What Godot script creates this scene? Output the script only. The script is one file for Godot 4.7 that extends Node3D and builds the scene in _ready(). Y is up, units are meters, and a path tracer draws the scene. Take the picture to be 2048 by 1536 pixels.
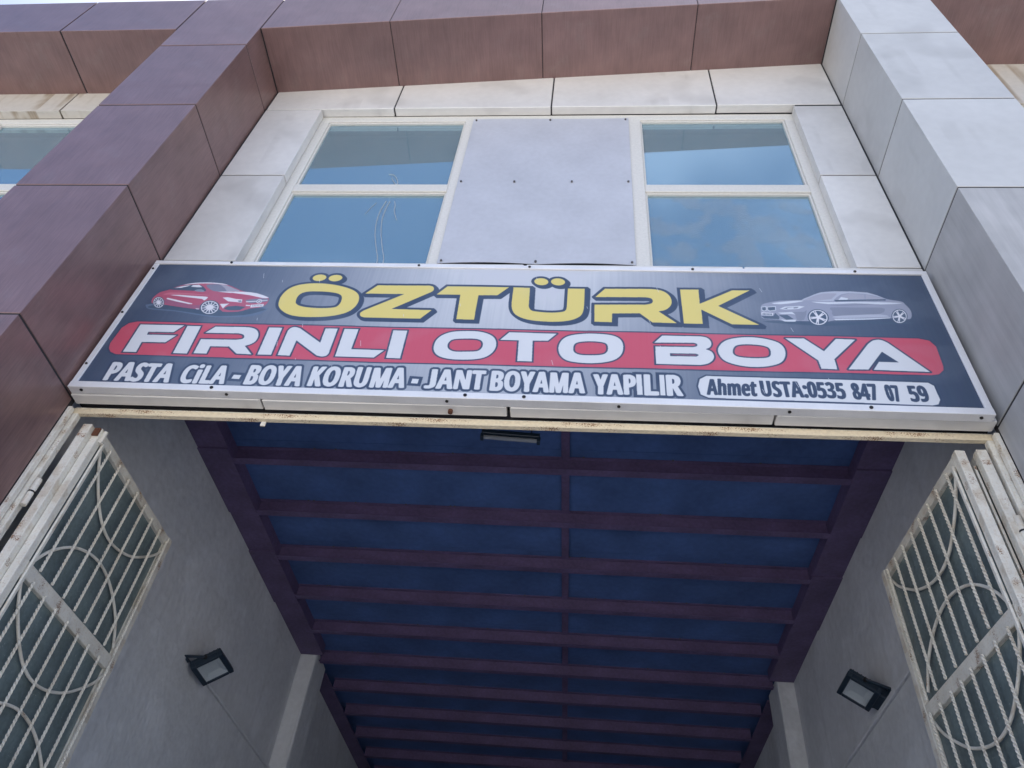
extends Node3D
# A car-paint workshop seen from its forecourt: clad pillars, a bulkhead, windows, a printed sign and an open folding gate.
# Metres, y up. x runs along the facade, the pillar fronts stand at z = 0, the hall lies behind (negative z), the ground is y = 0.

var M := {}
var meshes := {}
var rng := RandomNumberGenerator.new()

const XL := -2.3        # faces of the bay between the two pillars
const XR := 2.3
const PL := -3.0        # outer faces of the two pillars
const PR := 2.968
const TOP := 8.58       # top of the facade
const ZW := -0.53       # face of the pale cladding between the pillars


func _ready() -> void:
	rng.seed = 20240611
	set_camera()
	set_light()
	make_materials()
	build_ground()
	build_building()
	build_sign()
	build_gate(-1)
	build_gate(1)
	build_floodlight(-1)
	build_floodlight(1)
	build_batten()


func set_camera() -> void:
	var cam := Camera3D.new()
	cam.name = "camera"
	add_child(cam)
	cam.position = Vector3(0.3653, 1.6, 2.2146)
	cam.rotation_order = EULER_ORDER_YXZ
	cam.rotation = Vector3(0.7908, 0.1306, 0.1179)
	cam.fov = 52.65
	cam.near = 0.05
	cam.far = 900.0
	cam.current = true


func set_light() -> void:
	var sun := DirectionalLight3D.new()
	sun.name = "sun"
	add_child(sun)
	var towards := Vector3(0.026, 0.956, -0.292)   # high behind the roof, just over the edge of the bulkhead
	sun.look_at_from_position(towards * 50.0, Vector3.ZERO, Vector3(0, 0, 1))
	sun.light_energy = 1.6
	sun.light_angular_distance = 0.53
	sun.light_color = Color(1.0, 0.975, 0.94)
	sun.shadow_enabled = true
	sun.directional_shadow_max_distance = 60.0
	var sm := ProceduralSkyMaterial.new()
	sm.sky_top_color = Color(0.32, 0.48, 0.72)
	sm.sky_horizon_color = Color(0.75, 0.81, 0.87)
	sm.sky_curve = 0.2
	sm.sun_angle_max = 70.0
	sm.sun_curve = 0.48
	sm.sky_energy_multiplier = 1.0
	sm.ground_bottom_color = Color(0.42, 0.41, 0.39)
	sm.ground_horizon_color = Color(0.62, 0.66, 0.7)
	sm.sky_cover = clouds()
	sm.sky_cover_modulate = Color(0.85, 0.88, 0.92)
	var sky := Sky.new()
	sky.sky_material = sm
	var env := Environment.new()
	env.background_mode = Environment.BG_SKY
	env.sky = sky
	env.background_energy_multiplier = 1.0
	env.tonemap_mode = Environment.TONE_MAPPER_LINEAR
	env.tonemap_exposure = 1.85
	env.sdfgi_enabled = true
	env.ssao_enabled = true
	env.ssil_enabled = true
	var we := WorldEnvironment.new()
	we.name = "world_environment"
	we.environment = env
	add_child(we)


func clouds() -> ImageTexture:
	# thin fair-weather clouds on a blue sky, laid round the whole dome
	var n := FastNoiseLite.new()
	n.seed = 7
	n.noise_type = FastNoiseLite.TYPE_SIMPLEX_SMOOTH
	n.fractal_octaves = 5
	n.frequency = 1.1
	var w := 512
	var h := 256
	var im := Image.create(w, h, false, Image.FORMAT_RGBA8)
	for y in h:
		var el := (0.5 - (y + 0.5) / h) * PI
		for x in w:
			var az := (x + 0.5) / w * TAU
			var v := Vector3(cos(az) * cos(el), sin(el) * 1.8, sin(az) * cos(el)) * 1.6
			var a := smoothstep(0.08, 0.55, n.get_noise_3dv(v)) * smoothstep(-0.02, 0.12, el)
			im.set_pixel(x, y, Color(1, 1, 1, a * 0.5))
	return ImageTexture.create_from_image(im)


# ---------------------------------------------------------------- textures and materials

func noise_map(seed_value: int, freq: float, w: int, h: int, oct: int = 4) -> Image:
	var n := FastNoiseLite.new()
	n.seed = seed_value
	n.noise_type = FastNoiseLite.TYPE_SIMPLEX_SMOOTH
	n.frequency = freq
	n.fractal_octaves = oct
	var im := n.get_seamless_image(w, h, false, false, 0.12, true)
	im.convert(Image.FORMAT_L8)
	return im


func grey(im: Image, x: int, y: int) -> float:
	return im.get_pixel(x, y).r


func paint(size: int, f: Callable) -> ImageTexture:
	var im := Image.create(size, size, false, Image.FORMAT_RGB8)
	for y in size:
		for x in size:
			im.set_pixel(x, y, f.call(x, y))
	im.generate_mipmaps()
	return ImageTexture.create_from_image(im)


func bumps(seed_value: int, freq: float, size: int, strength: float, oct: int = 3) -> ImageTexture:
	var im := noise_map(seed_value, freq, size, size, oct)
	im.convert(Image.FORMAT_RGBA8)
	im.bump_map_to_normal_map(strength)
	return ImageTexture.create_from_image(im)


func mat(called: String, c: Color, rough: float, metal: float = 0.0, tex: Texture2D = null, scale: float = 1.0) -> StandardMaterial3D:
	var m := StandardMaterial3D.new()
	m.resource_name = called
	m.albedo_color = c
	m.roughness = rough
	m.metallic = metal
	if tex:
		m.albedo_texture = tex
		m.uv1_triplanar = true
		m.uv1_world_triplanar = true
		m.uv1_scale = Vector3.ONE * scale
	M[called] = m
	return m


func relief(m: StandardMaterial3D, tex: Texture2D, amount: float) -> void:
	m.normal_enabled = true
	m.normal_texture = tex
	m.normal_scale = amount


func make_materials() -> void:
	var N := 512
	var soft := noise_map(11, 0.006, N, N, 4)
	var fine := noise_map(12, 0.06, N, N, 4)
	var speck := noise_map(13, 0.16, N, N, 2)
	var streak := noise_map(14, 0.035, N, 8, 2)
	streak.resize(N, N, Image.INTERPOLATE_CUBIC)
	var hair := noise_map(15, 0.22, N, 24, 2)
	hair.resize(N, N, Image.INTERPOLATE_CUBIC)
	var canning := bumps(21, 0.006, 256, 6.0, 2)
	var grain := bumps(22, 0.12, 256, 3.0, 3)

	# brushed brown composite sheet, dusty
	var brown := paint(N, func(x, y):
		var b := 0.82 + 0.11 * (grey(hair, x, y) - 0.5) + 0.04 * (grey(streak, x, y) - 0.5) + 0.09 * (grey(soft, x, y) - 0.5)
		var dust := smoothstep(0.6, 0.95, grey(soft, (x + 190) % N, y)) * grey(fine, x, y) * 0.25
		return Color(0.635 * b, 0.51 * b, 0.5 * b).lerp(Color(0.58, 0.55, 0.54), dust))
	var m := mat("brown_sheet", Color(1, 1, 1), 0.33, 0.35, brown, 0.9)
	relief(m, canning, 0.1)
	# pale grey coated sheet with smudges of soot and rain streaks
	var pale := paint(N, func(x, y):
		var b := 0.83 + 0.03 * (grey(fine, x, y) - 0.5) + 0.05 * (grey(soft, x, y) - 0.5)
		var soot := smoothstep(0.62, 0.9, grey(soft, (x + 77) % N, (y + 300) % N)) * (0.35 + 0.65 * grey(fine, x, y))
		var rain := smoothstep(0.58, 0.85, grey(streak, x, y)) * smoothstep(0.5, 0.75, grey(soft, x, (y + 120) % N))
		return Color(b, b * 0.995, b * 0.985).lerp(Color(0.52, 0.51, 0.5), clampf(soot * 0.22 + rain * 0.1, 0.0, 1.0)))
	m = mat("pillar_sheet", Color(0.88, 0.89, 0.9), 0.5, 0.0, pale, 0.33)
	relief(m, canning, 0.08)
	m = mat("pale_sheet", Color(1, 1, 1), 0.42, 0.08, pale, 0.4)
	relief(m, canning, 0.08)
	# the same sheet under the eaves, stained tan by dripping water
	var stained := paint(N, func(x, y):
		var b := 0.78 + 0.04 * (grey(fine, x, y) - 0.5)
		var rain := smoothstep(0.45, 0.8, grey(streak, x, y)) * smoothstep(0.35, 0.7, grey(soft, x, y)) * (0.5 + 0.5 * grey(hair, x, y))
		return Color(b, b * 0.98, b * 0.94).lerp(Color(0.5, 0.43, 0.34), clampf(rain * 0.75, 0.0, 1.0)))
	m = mat("stained_sheet", Color(1, 1, 1), 0.5, 0.05, stained, 0.45)
	relief(m, canning, 0.08)
	# weathered silver sheet, streaked, at the foot of the right pillar
	var silver := paint(N, func(x, y):
		var b := 0.77 + 0.06 * (grey(streak, x, y) - 0.5) + 0.03 * (grey(hair, x, y) - 0.5) + 0.08 * (grey(soft, x, y) - 0.5)
		return Color(b, b, b * 1.005))
	m = mat("silver_sheet", Color(0.84, 0.84, 0.84), 0.55, 0.0, silver, 0.8)
	relief(m, canning, 0.08)
	mat("joint", Color(0.17, 0.17, 0.19), 0.9)
	# white window profiles
	var profile := paint(N, func(x, y):
		var b := 0.8 + 0.05 * (grey(fine, x, y) - 0.5) - 0.2 * smoothstep(0.74, 0.9, grey(speck, x, y)) * grey(soft, x, y)
		return Color(b, b * 0.992, b * 0.965))
	mat("window_profile", Color(1, 1, 1), 0.45, 0.0, profile, 1.3)
	# blanking sheet over the middle window
	var blank := paint(N, func(x, y):
		var b := 0.72 + 0.03 * (grey(fine, x, y) - 0.5) + 0.05 * (grey(soft, x, y) - 0.5)
		return Color(b * 0.97, b * 0.985, b * 1.03))
	m = mat("blank_sheet", Color(1, 1, 1), 0.4, 0.0, blank, 0.6)
	relief(m, canning, 0.12)
	# coated solar glass: a weak blue mirror
	m = mat("solar_glass", Color(0.6, 0.74, 0.8, 0.12), 0.02, 0.42)
	m.transparency = BaseMaterial3D.TRANSPARENCY_ALPHA
	# dusty wired glass in the gate
	var dusty := paint(N, func(x, y):
		var b := 0.47 + 0.1 * (grey(soft, x, y) - 0.5) + 0.06 * (grey(fine, x, y) - 0.5)
		var scratch := smoothstep(0.8, 0.86, grey(speck, x, y)) * smoothstep(0.5, 0.7, grey(hair, x, y))
		return Color(b * 0.88, b * 0.99, b).lerp(Color(0.75, 0.76, 0.75), scratch * 0.8))
	m = mat("dusty_glass", Color(1, 1, 1), 0.22, 0.0, dusty, 1.1)
	# off-white gate paint with rust coming through
	var rusty := paint(N, func(x, y):
		var b := 0.86 + 0.06 * (grey(fine, x, y) - 0.5) + 0.08 * (grey(soft, x, y) - 0.5)
		var r := smoothstep(0.7, 0.86, grey(speck, x, y) * 0.3 + grey(soft, (x + 60) % N, y) * 0.7)
		var dirt := smoothstep(0.5, 0.8, grey(fine, x, y)) * 0.18 + smoothstep(0.55, 0.8, grey(soft, x, (y + 200) % N)) * 0.25
		return Color(b, b * 0.985, b * 0.94).lerp(Color(0.62, 0.53, 0.42), dirt).lerp(Color(0.42, 0.27, 0.17), r * 0.85))
	m = mat("gate_paint", Color(1, 1, 1), 0.5, 0.0, rusty, 1.6)
	relief(m, grain, 0.25)
	var headpaint := paint(N, func(x, y):
		var b := 0.86 + 0.08 * (grey(fine, x, y) - 0.5)
		var r := smoothstep(0.63, 0.76, grey(speck, x, y) * 0.5 + grey(soft, (x + 60) % N, y) * 0.5)
		return Color(b, b * 0.94, b * 0.82).lerp(Color(0.45, 0.3, 0.2), r * 0.75))
	m = mat("head_paint", Color(1, 1, 1), 0.55, 0.0, headpaint, 1.3)
	relief(m, grain, 0.3)
	mat("rust", Color(0.36, 0.22, 0.15), 0.85)
	# trowelled plaster inside
	var plaster := paint(N, func(x, y):
		var b := 0.85 + 0.06 * (grey(soft, x, y) - 0.5) + 0.05 * (grey(fine, x, y) - 0.5)
		b += 0.03 * smoothstep(0.55, 0.75, grey(soft, (x + 255) % N, (y + 97) % N))
		b -= 0.03 * smoothstep(0.6, 0.8, grey(streak, x, y)) * grey(soft, x, y)
		return Color(b * 0.985, b, b * 1.02))
	m = mat("plaster", Color(1, 1, 1), 0.85, 0.0, plaster, 0.35)
	relief(m, grain, 0.2)
	var plaster_b := mat("plaster_column", Color(1, 1, 1), 0.85, 0.0, plaster, 0.5)
	relief(plaster_b, grain, 0.2)
	# red-oxide primer on the steel, dark deck sheets; blue glare veil painted into both
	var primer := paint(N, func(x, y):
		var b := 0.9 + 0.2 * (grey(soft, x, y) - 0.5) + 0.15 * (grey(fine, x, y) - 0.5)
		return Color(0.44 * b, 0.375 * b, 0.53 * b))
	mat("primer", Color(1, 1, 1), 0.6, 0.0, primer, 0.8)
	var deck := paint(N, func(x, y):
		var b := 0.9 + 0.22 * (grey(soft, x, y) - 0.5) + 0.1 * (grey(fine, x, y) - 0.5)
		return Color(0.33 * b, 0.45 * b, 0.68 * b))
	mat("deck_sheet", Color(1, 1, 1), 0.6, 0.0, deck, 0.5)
	# concrete underfoot
	var concrete := paint(N, func(x, y):
		var b := 0.76 + 0.1 * (grey(soft, x, y) - 0.5) + 0.1 * (grey(fine, x, y) - 0.5) - 0.12 * smoothstep(0.7, 0.85, grey(speck, x, y))
		return Color(b, b * 0.985, b * 0.96))
	m = mat("concrete", Color(1, 1, 1), 0.9, 0.0, concrete, 0.3)
	relief(m, grain, 0.4)
	# bright aluminium of the sign frame
	var alu := paint(N, func(x, y):
		var b := 0.86 + 0.015 * (grey(hair, x, y) - 0.5) + 0.06 * (grey(soft, x, y) - 0.5)
		return Color(b, b, b * 1.01))
	mat("aluminium", Color(1, 1, 1), 0.4, 0.15, alu, 1.0)
	mat("screw", Color(0.2, 0.19, 0.19), 0.5, 0.6)
	mat("sheet_screw", Color(0.38, 0.37, 0.37), 0.5, 0.4)
	mat("black_housing", Color(0.13, 0.19, 0.25), 0.45)
	mat("reflector", Color(0.86, 0.88, 0.89), 0.3, 0.1)
	m = mat("lamp_glass", Color(0.8, 0.86, 0.9, 0.12), 0.03)
	m.transparency = BaseMaterial3D.TRANSPARENCY_ALPHA
	mat("tube_glass", Color(0.55, 0.57, 0.6), 0.3)
	mat("white_cord", Color(0.66, 0.68, 0.7), 0.7)
	mat("roof_coat", Color(0.45, 0.45, 0.45), 0.9)
	# dried film of dust on one pane: the glass shows through where it was wiped
	var film := Image.create(N, N, false, Image.FORMAT_RGBA8)
	for y in N:
		for x in N:
			var a := 0.1 + 0.55 * smoothstep(0.42, 0.62, grey(soft, x, y)) - 0.5 * smoothstep(0.55, 0.62, grey(speck, x, y)) * smoothstep(0.5, 0.6, grey(soft, (x + 40) % N, (y + 210) % N))
			a -= 0.2 * smoothstep(0.6, 0.7, grey(hair, x, y)) * smoothstep(0.5, 0.65, grey(soft, (x + 300) % N, y))
			film.set_pixel(x, y, Color(0.72, 0.73, 0.74, clampf(a * 0.27, 0.0, 1.0)))
	m = mat("dust_film", Color(1, 1, 1), 0.9)
	m.albedo_texture = ImageTexture.create_from_image(film)
	m.transparency = BaseMaterial3D.TRANSPARENCY_ALPHA


func sheet_variant(m: StandardMaterial3D) -> StandardMaterial3D:
	# the same sheet cut from another place of the coil, so that neighbouring panels do not repeat one another
	var key := m.resource_name + str(rng.randi_range(1, 4))
	if not M.has(key):
		var v: StandardMaterial3D = m.duplicate()
		v.resource_name = key
		v.uv1_offset = Vector3(rng.randf(), rng.randf(), rng.randf())
		var t := rng.randf_range(0.955, 1.0)
		v.albedo_color = Color(m.albedo_color.r * t, m.albedo_color.g * t, m.albedo_color.b * t)
		M[key] = v
	return M[key]


# ---------------------------------------------------------------- shapes

func finish(st: SurfaceTool) -> ArrayMesh:
	st.generate_normals()
	return st.commit()


func tri(st: SurfaceTool, a: Vector3, b: Vector3, c: Vector3, out: Vector3) -> void:
	# clockwise seen from the side that "out" points to
	var n := (b - a).cross(c - a)
	if n.dot(out) > 0.0:
		var t := b
		b = c
		c = t
	for p in [a, b, c]:
		st.set_smooth_group(-1)
		st.add_vertex(p)


func quad(st: SurfaceTool, a: Vector3, b: Vector3, c: Vector3, d: Vector3, out: Vector3) -> void:
	tri(st, a, b, c, out)
	tri(st, a, c, d, out)


func add_block(st: SurfaceTool, p: Array, bevel: float) -> void:
	# a six-sided block with eased edges; corner i has bit 1 for +x, bit 2 for +y, bit 4 for +z
	var mid := Vector3.ZERO
	for v in p:
		mid += v / 8.0
	var e := func(i: int, bit: int) -> Vector3:
		return ((p[i ^ bit] as Vector3) - (p[i] as Vector3)).normalized() * bevel
	# face across axis k keeps its plane and draws back along the two other axes
	var c := []
	for i in 8:
		var row := []
		for k in 3:
			var v: Vector3 = p[i]
			for j in 3:
				if j != k:
					v += e.call(i, 1 << j)
			row.append(v)
		c.append(row)
	for k in 3:
		var u := 1 << ((k + 1) % 3)
		var w := 1 << ((k + 2) % 3)
		for side in 2:
			var s := (1 << k) * side
			var q := [c[s][k], c[s | u][k], c[s | u | w][k], c[s | w][k]]
			var out: Vector3 = ((q[0] as Vector3) + q[2]) * 0.5 - mid
			quad(st, q[0], q[1], q[2], q[3], out)
	if bevel <= 0.0:
		return
	for k in 3:
		var a := (k + 1) % 3
		var b := (k + 2) % 3
		for sa in 2:
			for sb in 2:
				var i := (1 << a) * sa | (1 << b) * sb
				var j := i | (1 << k)
				quad(st, c[i][a], c[j][a], c[j][b], c[i][b], ((c[i][a] as Vector3) + c[j][b]) * 0.5 - mid)
	for i in 8:
		tri(st, c[i][0], c[i][1], c[i][2], (p[i] as Vector3) - mid)


func corners(a: Vector3, b: Vector3) -> Array:
	var out := []
	for i in 8:
		out.append(Vector3(b.x if i & 1 else a.x, b.y if i & 2 else a.y, b.z if i & 4 else a.z))
	return out


func box_mesh(size: Vector3, bevel: float) -> ArrayMesh:
	var key := "%.4f %.4f %.4f %.4f" % [size.x, size.y, size.z, bevel]
	if not meshes.has(key):
		var st := SurfaceTool.new()
		st.begin(Mesh.PRIMITIVE_TRIANGLES)
		add_block(st, corners(-size * 0.5, size * 0.5), bevel)
		meshes[key] = finish(st)
	return meshes[key]


func place(parent: Node, called: String, mesh: Mesh, m: Material, at: Vector3 = Vector3.ZERO) -> MeshInstance3D:
	var o := MeshInstance3D.new()
	o.name = called
	o.mesh = mesh
	o.material_override = m
	o.position = at
	parent.add_child(o, true)
	return o


func box(parent: Node3D, called: String, a: Vector3, b: Vector3, m: Material, bevel: float = 0.003) -> MeshInstance3D:
	# a and b in the space of the thing; "parent" may be a part placed off its origin
	var lo := Vector3(minf(a.x, b.x), minf(a.y, b.y), minf(a.z, b.z))
	var hi := Vector3(maxf(a.x, b.x), maxf(a.y, b.y), maxf(a.z, b.z))
	return place(parent, called, box_mesh(hi - lo, bevel), m, (lo + hi) * 0.5 - origin(parent))


func origin(n: Node3D) -> Vector3:
	# where a part stands in its thing (parts are never turned, things carry their own place)
	return n.position if n is MeshInstance3D and n.get_parent() != self else Vector3.ZERO


func block(parent: Node3D, called: String, p: Array, m: Material, bevel: float = 0.004) -> MeshInstance3D:
	var mid := Vector3.ZERO
	for v in p:
		mid += v / 8.0
	var q := []
	for v in p:
		q.append(v - mid)
	var st := SurfaceTool.new()
	st.begin(Mesh.PRIMITIVE_TRIANGLES)
	add_block(st, q, bevel)
	return place(parent, called, finish(st), m, mid - origin(parent))


func tube_mesh(pts: Array, r: float, sides: int = 8) -> ArrayMesh:
	var st := SurfaceTool.new()
	st.begin(Mesh.PRIMITIVE_TRIANGLES)
	var rings := []
	var ref := Vector3(0.3, 0.2, 0.93).normalized()
	for i in pts.size():
		var d: Vector3 = (pts[mini(i + 1, pts.size() - 1)] - pts[maxi(i - 1, 0)]).normalized()
		var u := d.cross(ref).normalized()
		var v := d.cross(u)
		var ring := []
		for k in sides:
			var a := TAU * k / sides
			ring.append(pts[i] + (u * cos(a) + v * sin(a)) * r)
		rings.append(ring)
	for i in pts.size() - 1:
		for k in sides:
			var n := (k + 1) % sides
			var out: Vector3 = ((rings[i][k] as Vector3) + rings[i + 1][n] - pts[i] - pts[i + 1])
			quad(st, rings[i][k], rings[i][n], rings[i + 1][n], rings[i + 1][k], out)
	for k in range(1, sides - 1):
		tri(st, rings[0][0], rings[0][k], rings[0][k + 1], pts[0] - pts[1])
		var l := pts.size() - 1
		tri(st, rings[l][0], rings[l][k], rings[l][k + 1], pts[l] - pts[l - 1])
	return finish(st)


func twisted_mesh(length: float, half: float, pitch: float) -> ArrayMesh:
	# square bar twisted about its own upright axis, from y = 0 to y = length
	var key := "twist %.3f" % length
	if meshes.has(key):
		return meshes[key]
	var st := SurfaceTool.new()
	st.begin(Mesh.PRIMITIVE_TRIANGLES)
	var n := int(length / 0.011)
	var ring := func(i: int) -> Array:
		var y := length * i / n
		var out := []
		for k in 4:
			var a := y / pitch * TAU + k * PI / 2
			out.append(Vector3(cos(a) * half, y, sin(a) * half))
		return out
	for i in n:
		var a: Array = ring.call(i)
		var b: Array = ring.call(i + 1)
		for k in 4:
			var j := (k + 1) % 4
			var o: Vector3 = (a[k] + a[j] + b[k] + b[j]) * 0.25
			quad(st, a[k], a[j], b[j], b[k], Vector3(o.x, 0, o.z))
	meshes[key] = finish(st)
	return meshes[key]


func disc_mesh(r: float, thick: float, axis: int = 2, sides: int = 10) -> ArrayMesh:
	var key := "disc %.4f %.4f %d" % [r, thick, axis]
	if not meshes.has(key):
		var d := Vector3.ZERO
		d[axis] = thick * 0.5
		meshes[key] = tube_mesh([-d, d], r, sides)
	return meshes[key]


func curve(pts: Array, steps: int = 5) -> Array:
	var out := []
	for i in pts.size() - 1:
		var p0: Vector3 = pts[maxi(i - 1, 0)]
		var p3: Vector3 = pts[mini(i + 2, pts.size() - 1)]
		for s in steps:
			out.append((pts[i] as Vector3).cubic_interpolate(pts[i + 1], p0, p3, float(s) / steps))
	out.append(pts[-1])
	return out


func thing(called: String, label: String, category: String, at: Vector3 = Vector3.ZERO, group: String = "") -> Node3D:
	var o := Node3D.new()
	o.name = called
	o.position = at
	add_child(o, true)
	o.set_meta("label", label)
	o.set_meta("category", category)
	if group:
		o.set_meta("group", group)
	return o


# ---------------------------------------------------------------- setting

func build_ground() -> void:
	var g := place(self, "ground", box_mesh(Vector3(500, 0.4, 500), 0.0), M.concrete, Vector3(0, -0.2, 0))
	g.set_meta("kind", "structure")
	g.set_meta("label", "pale concrete forecourt in front of the workshop")


# ---------------------------------------------------------------- the building

func clad(parent: Node3D, called: String, a: Vector3, b: Vector3, m: Material, gap: float = 0.007) -> MeshInstance3D:
	# one folded sheet cassette, drawn in by half a joint on the two running sides, and not quite true
	var j := Vector3(gap, gap, 0.0)
	var o := box(parent, called, a + j, b - j, sheet_variant(m), 0.002)
	o.rotation = Vector3(rng.randf_range(-0.0009, 0.0009), rng.randf_range(-0.0009, 0.0009), 0.0)
	return o


func pillar(b: Node3D, x0: float, x1: float, rows: Array, sheets: Array) -> void:
	var core := box(b, "pillar", Vector3(x0 + 0.004, 0, -0.6), Vector3(x1 - 0.004, TOP - 0.03, -0.004), M.joint, 0.0)
	for i in rows.size() - 1:
		clad(core, "panel", Vector3(x0 - 0.007, rows[i], -0.57), Vector3(x1 + 0.007, rows[i + 1], 0.0), sheets[i])


func window_unit(b: Node3D, x0: float, x1: float, y0: float, y1: float, posts: Array, y_bar: float, blanked: bool) -> void:
	# outer frame; posts and the cross bar divide it; front of the frame at z = -0.60
	var z0 := -0.602
	var z1 := -0.66
	var m: Material = M.window_profile
	var st := SurfaceTool.new()
	st.begin(Mesh.PRIMITIVE_TRIANGLES)
	var mid := Vector3((x0 + x1) * 0.5, (y0 + y1) * 0.5, -0.63)
	var w := 0.065
	var t2 := 0.025   # tucked behind the cladding
	for q in [[x0 - t2, y1 - w, x1 + t2, y1 + t2], [x0 - t2, y0, x1 + t2, y0 + w], [x0 - t2, y0 + w, x0 + w, y1 - w], [x1 - w, y0 + w, x1 + t2, y1 - w]]:
		add_block(st, corners(Vector3(q[0], q[1], z1) - mid, Vector3(q[2], q[3], z0) - mid), 0.004)
	var f := place(b, "window", finish(st), m, mid)
	var edges := [x0 + w]
	for p in posts:
		box(f, "mullion", Vector3(p[0], y0 + w, z1), Vector3(p[1], y1 - w, z0 + 0.004), m, 0.004)
		edges.append(p[0])
		edges.append(p[1])
	edges.append(x1 - w)
	for i in range(0, edges.size(), 2):
		var a: float = edges[i]
		var c: float = edges[i + 1]
		if blanked and i == 2:
			blank_sheet(f, a - 0.016, c + 0.012, y0 + 0.16, y1 - w + 0.012)
			box(f, "rail", Vector3(a, y0 + w, z1), Vector3(c, y0 + 0.155, z0 + 0.002), m, 0.003)
			continue
		box(f, "transom", Vector3(a, y_bar - 0.047, z1), Vector3(c, y_bar + 0.047, z0 + 0.002), m, 0.004)
		for r in [[y0 + w, y_bar - 0.047], [y_bar + 0.047, y1 - w]]:
			# glazing bead round each pane, then the pane
			var bs := SurfaceTool.new()
			bs.begin(Mesh.PRIMITIVE_TRIANGLES)
			var t := 0.014
			var bm := Vector3((a + c) * 0.5, (r[0] + r[1]) * 0.5, -0.625)
			for q in [[a, r[1] - t, c, r[1]], [a, r[0], c, r[0] + t], [a, r[0] + t, a + t, r[1] - t], [c - t, r[0] + t, c, r[1] - t]]:
				add_block(bs, corners(Vector3(q[0], q[1], -0.638) - bm, Vector3(q[2], q[3], -0.612) - bm), 0.003)
			place(f, "glazing_bead", finish(bs), m, bm - mid)
			var pane := box(f, "pane", Vector3(a + 0.004, r[0] + 0.004, -0.634), Vector3(c - 0.004, r[1] - 0.004, -0.629), M.solar_glass, 0.0)
			pane.rotation = Vector3(rng.randf_range(-0.002, 0.002), rng.randf_range(-0.002, 0.002), 0)


func blank_sheet(f: Node3D, x0: float, x1: float, y0: float, y1: float) -> void:
	# thin screwed-on sheet; its lower edge has lifted between the screws
	var st := SurfaceTool.new()
	st.begin(Mesh.PRIMITIVE_TRIANGLES)
	var nx := 24
	var ny := 16
	var mid := Vector3((x0 + x1) * 0.5, (y0 + y1) * 0.5, -0.592)
	var at := func(i: int, k: int, back: float) -> Vector3:
		var u := float(i) / nx
		var v := float(k) / ny
		var lift := pow(1.0 - v, 6.0) * absf(sin(u * TAU)) * 0.012
		var sag := 0.004 * sin(u * 7.0 + v * 3.0) * sin(v * 5.0) + 0.006 * absf(sin(u * TAU)) * pow(1.0 - v, 8.0)
		return Vector3(lerpf(x0, x1, u), lerpf(y0, y1, v) - sag * (1.0 - v), -0.592 + lift + sag * 0.6 - back) - mid
	for i in nx:
		for k in ny:
			quad(st, at.call(i, k, 0.0), at.call(i + 1, k, 0.0), at.call(i + 1, k + 1, 0.0), at.call(i, k + 1, 0.0), Vector3(0, 0, 1))
			quad(st, at.call(i, k, 0.003), at.call(i + 1, k, 0.003), at.call(i + 1, k + 1, 0.003), at.call(i, k + 1, 0.003), Vector3(0, 0, -1))
	for i in nx:
		quad(st, at.call(i, 0, 0.0), at.call(i + 1, 0, 0.0), at.call(i + 1, 0, 0.003), at.call(i, 0, 0.003), Vector3(0, -1, 0))
	var s := place(f, "blanking_sheet", finish(st), M.blank_sheet, mid - origin(f))
	s.set_meta("label", "pale blue-grey sheet screwed over the middle window")
	for q in [[0.02, 0.01], [0.5, 0.01], [0.98, 0.01], [0.02, 0.5], [0.98, 0.5], [0.33, 0.5], [0.66, 0.5], [0.02, 0.985], [0.5, 0.985], [0.98, 0.985]]:
		place(f, "screw", disc_mesh(0.0075, 0.014), M.sheet_screw, Vector3(lerpf(x0, x1, q[0]), lerpf(y0, y1, q[1]), -0.588) - origin(f))


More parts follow.
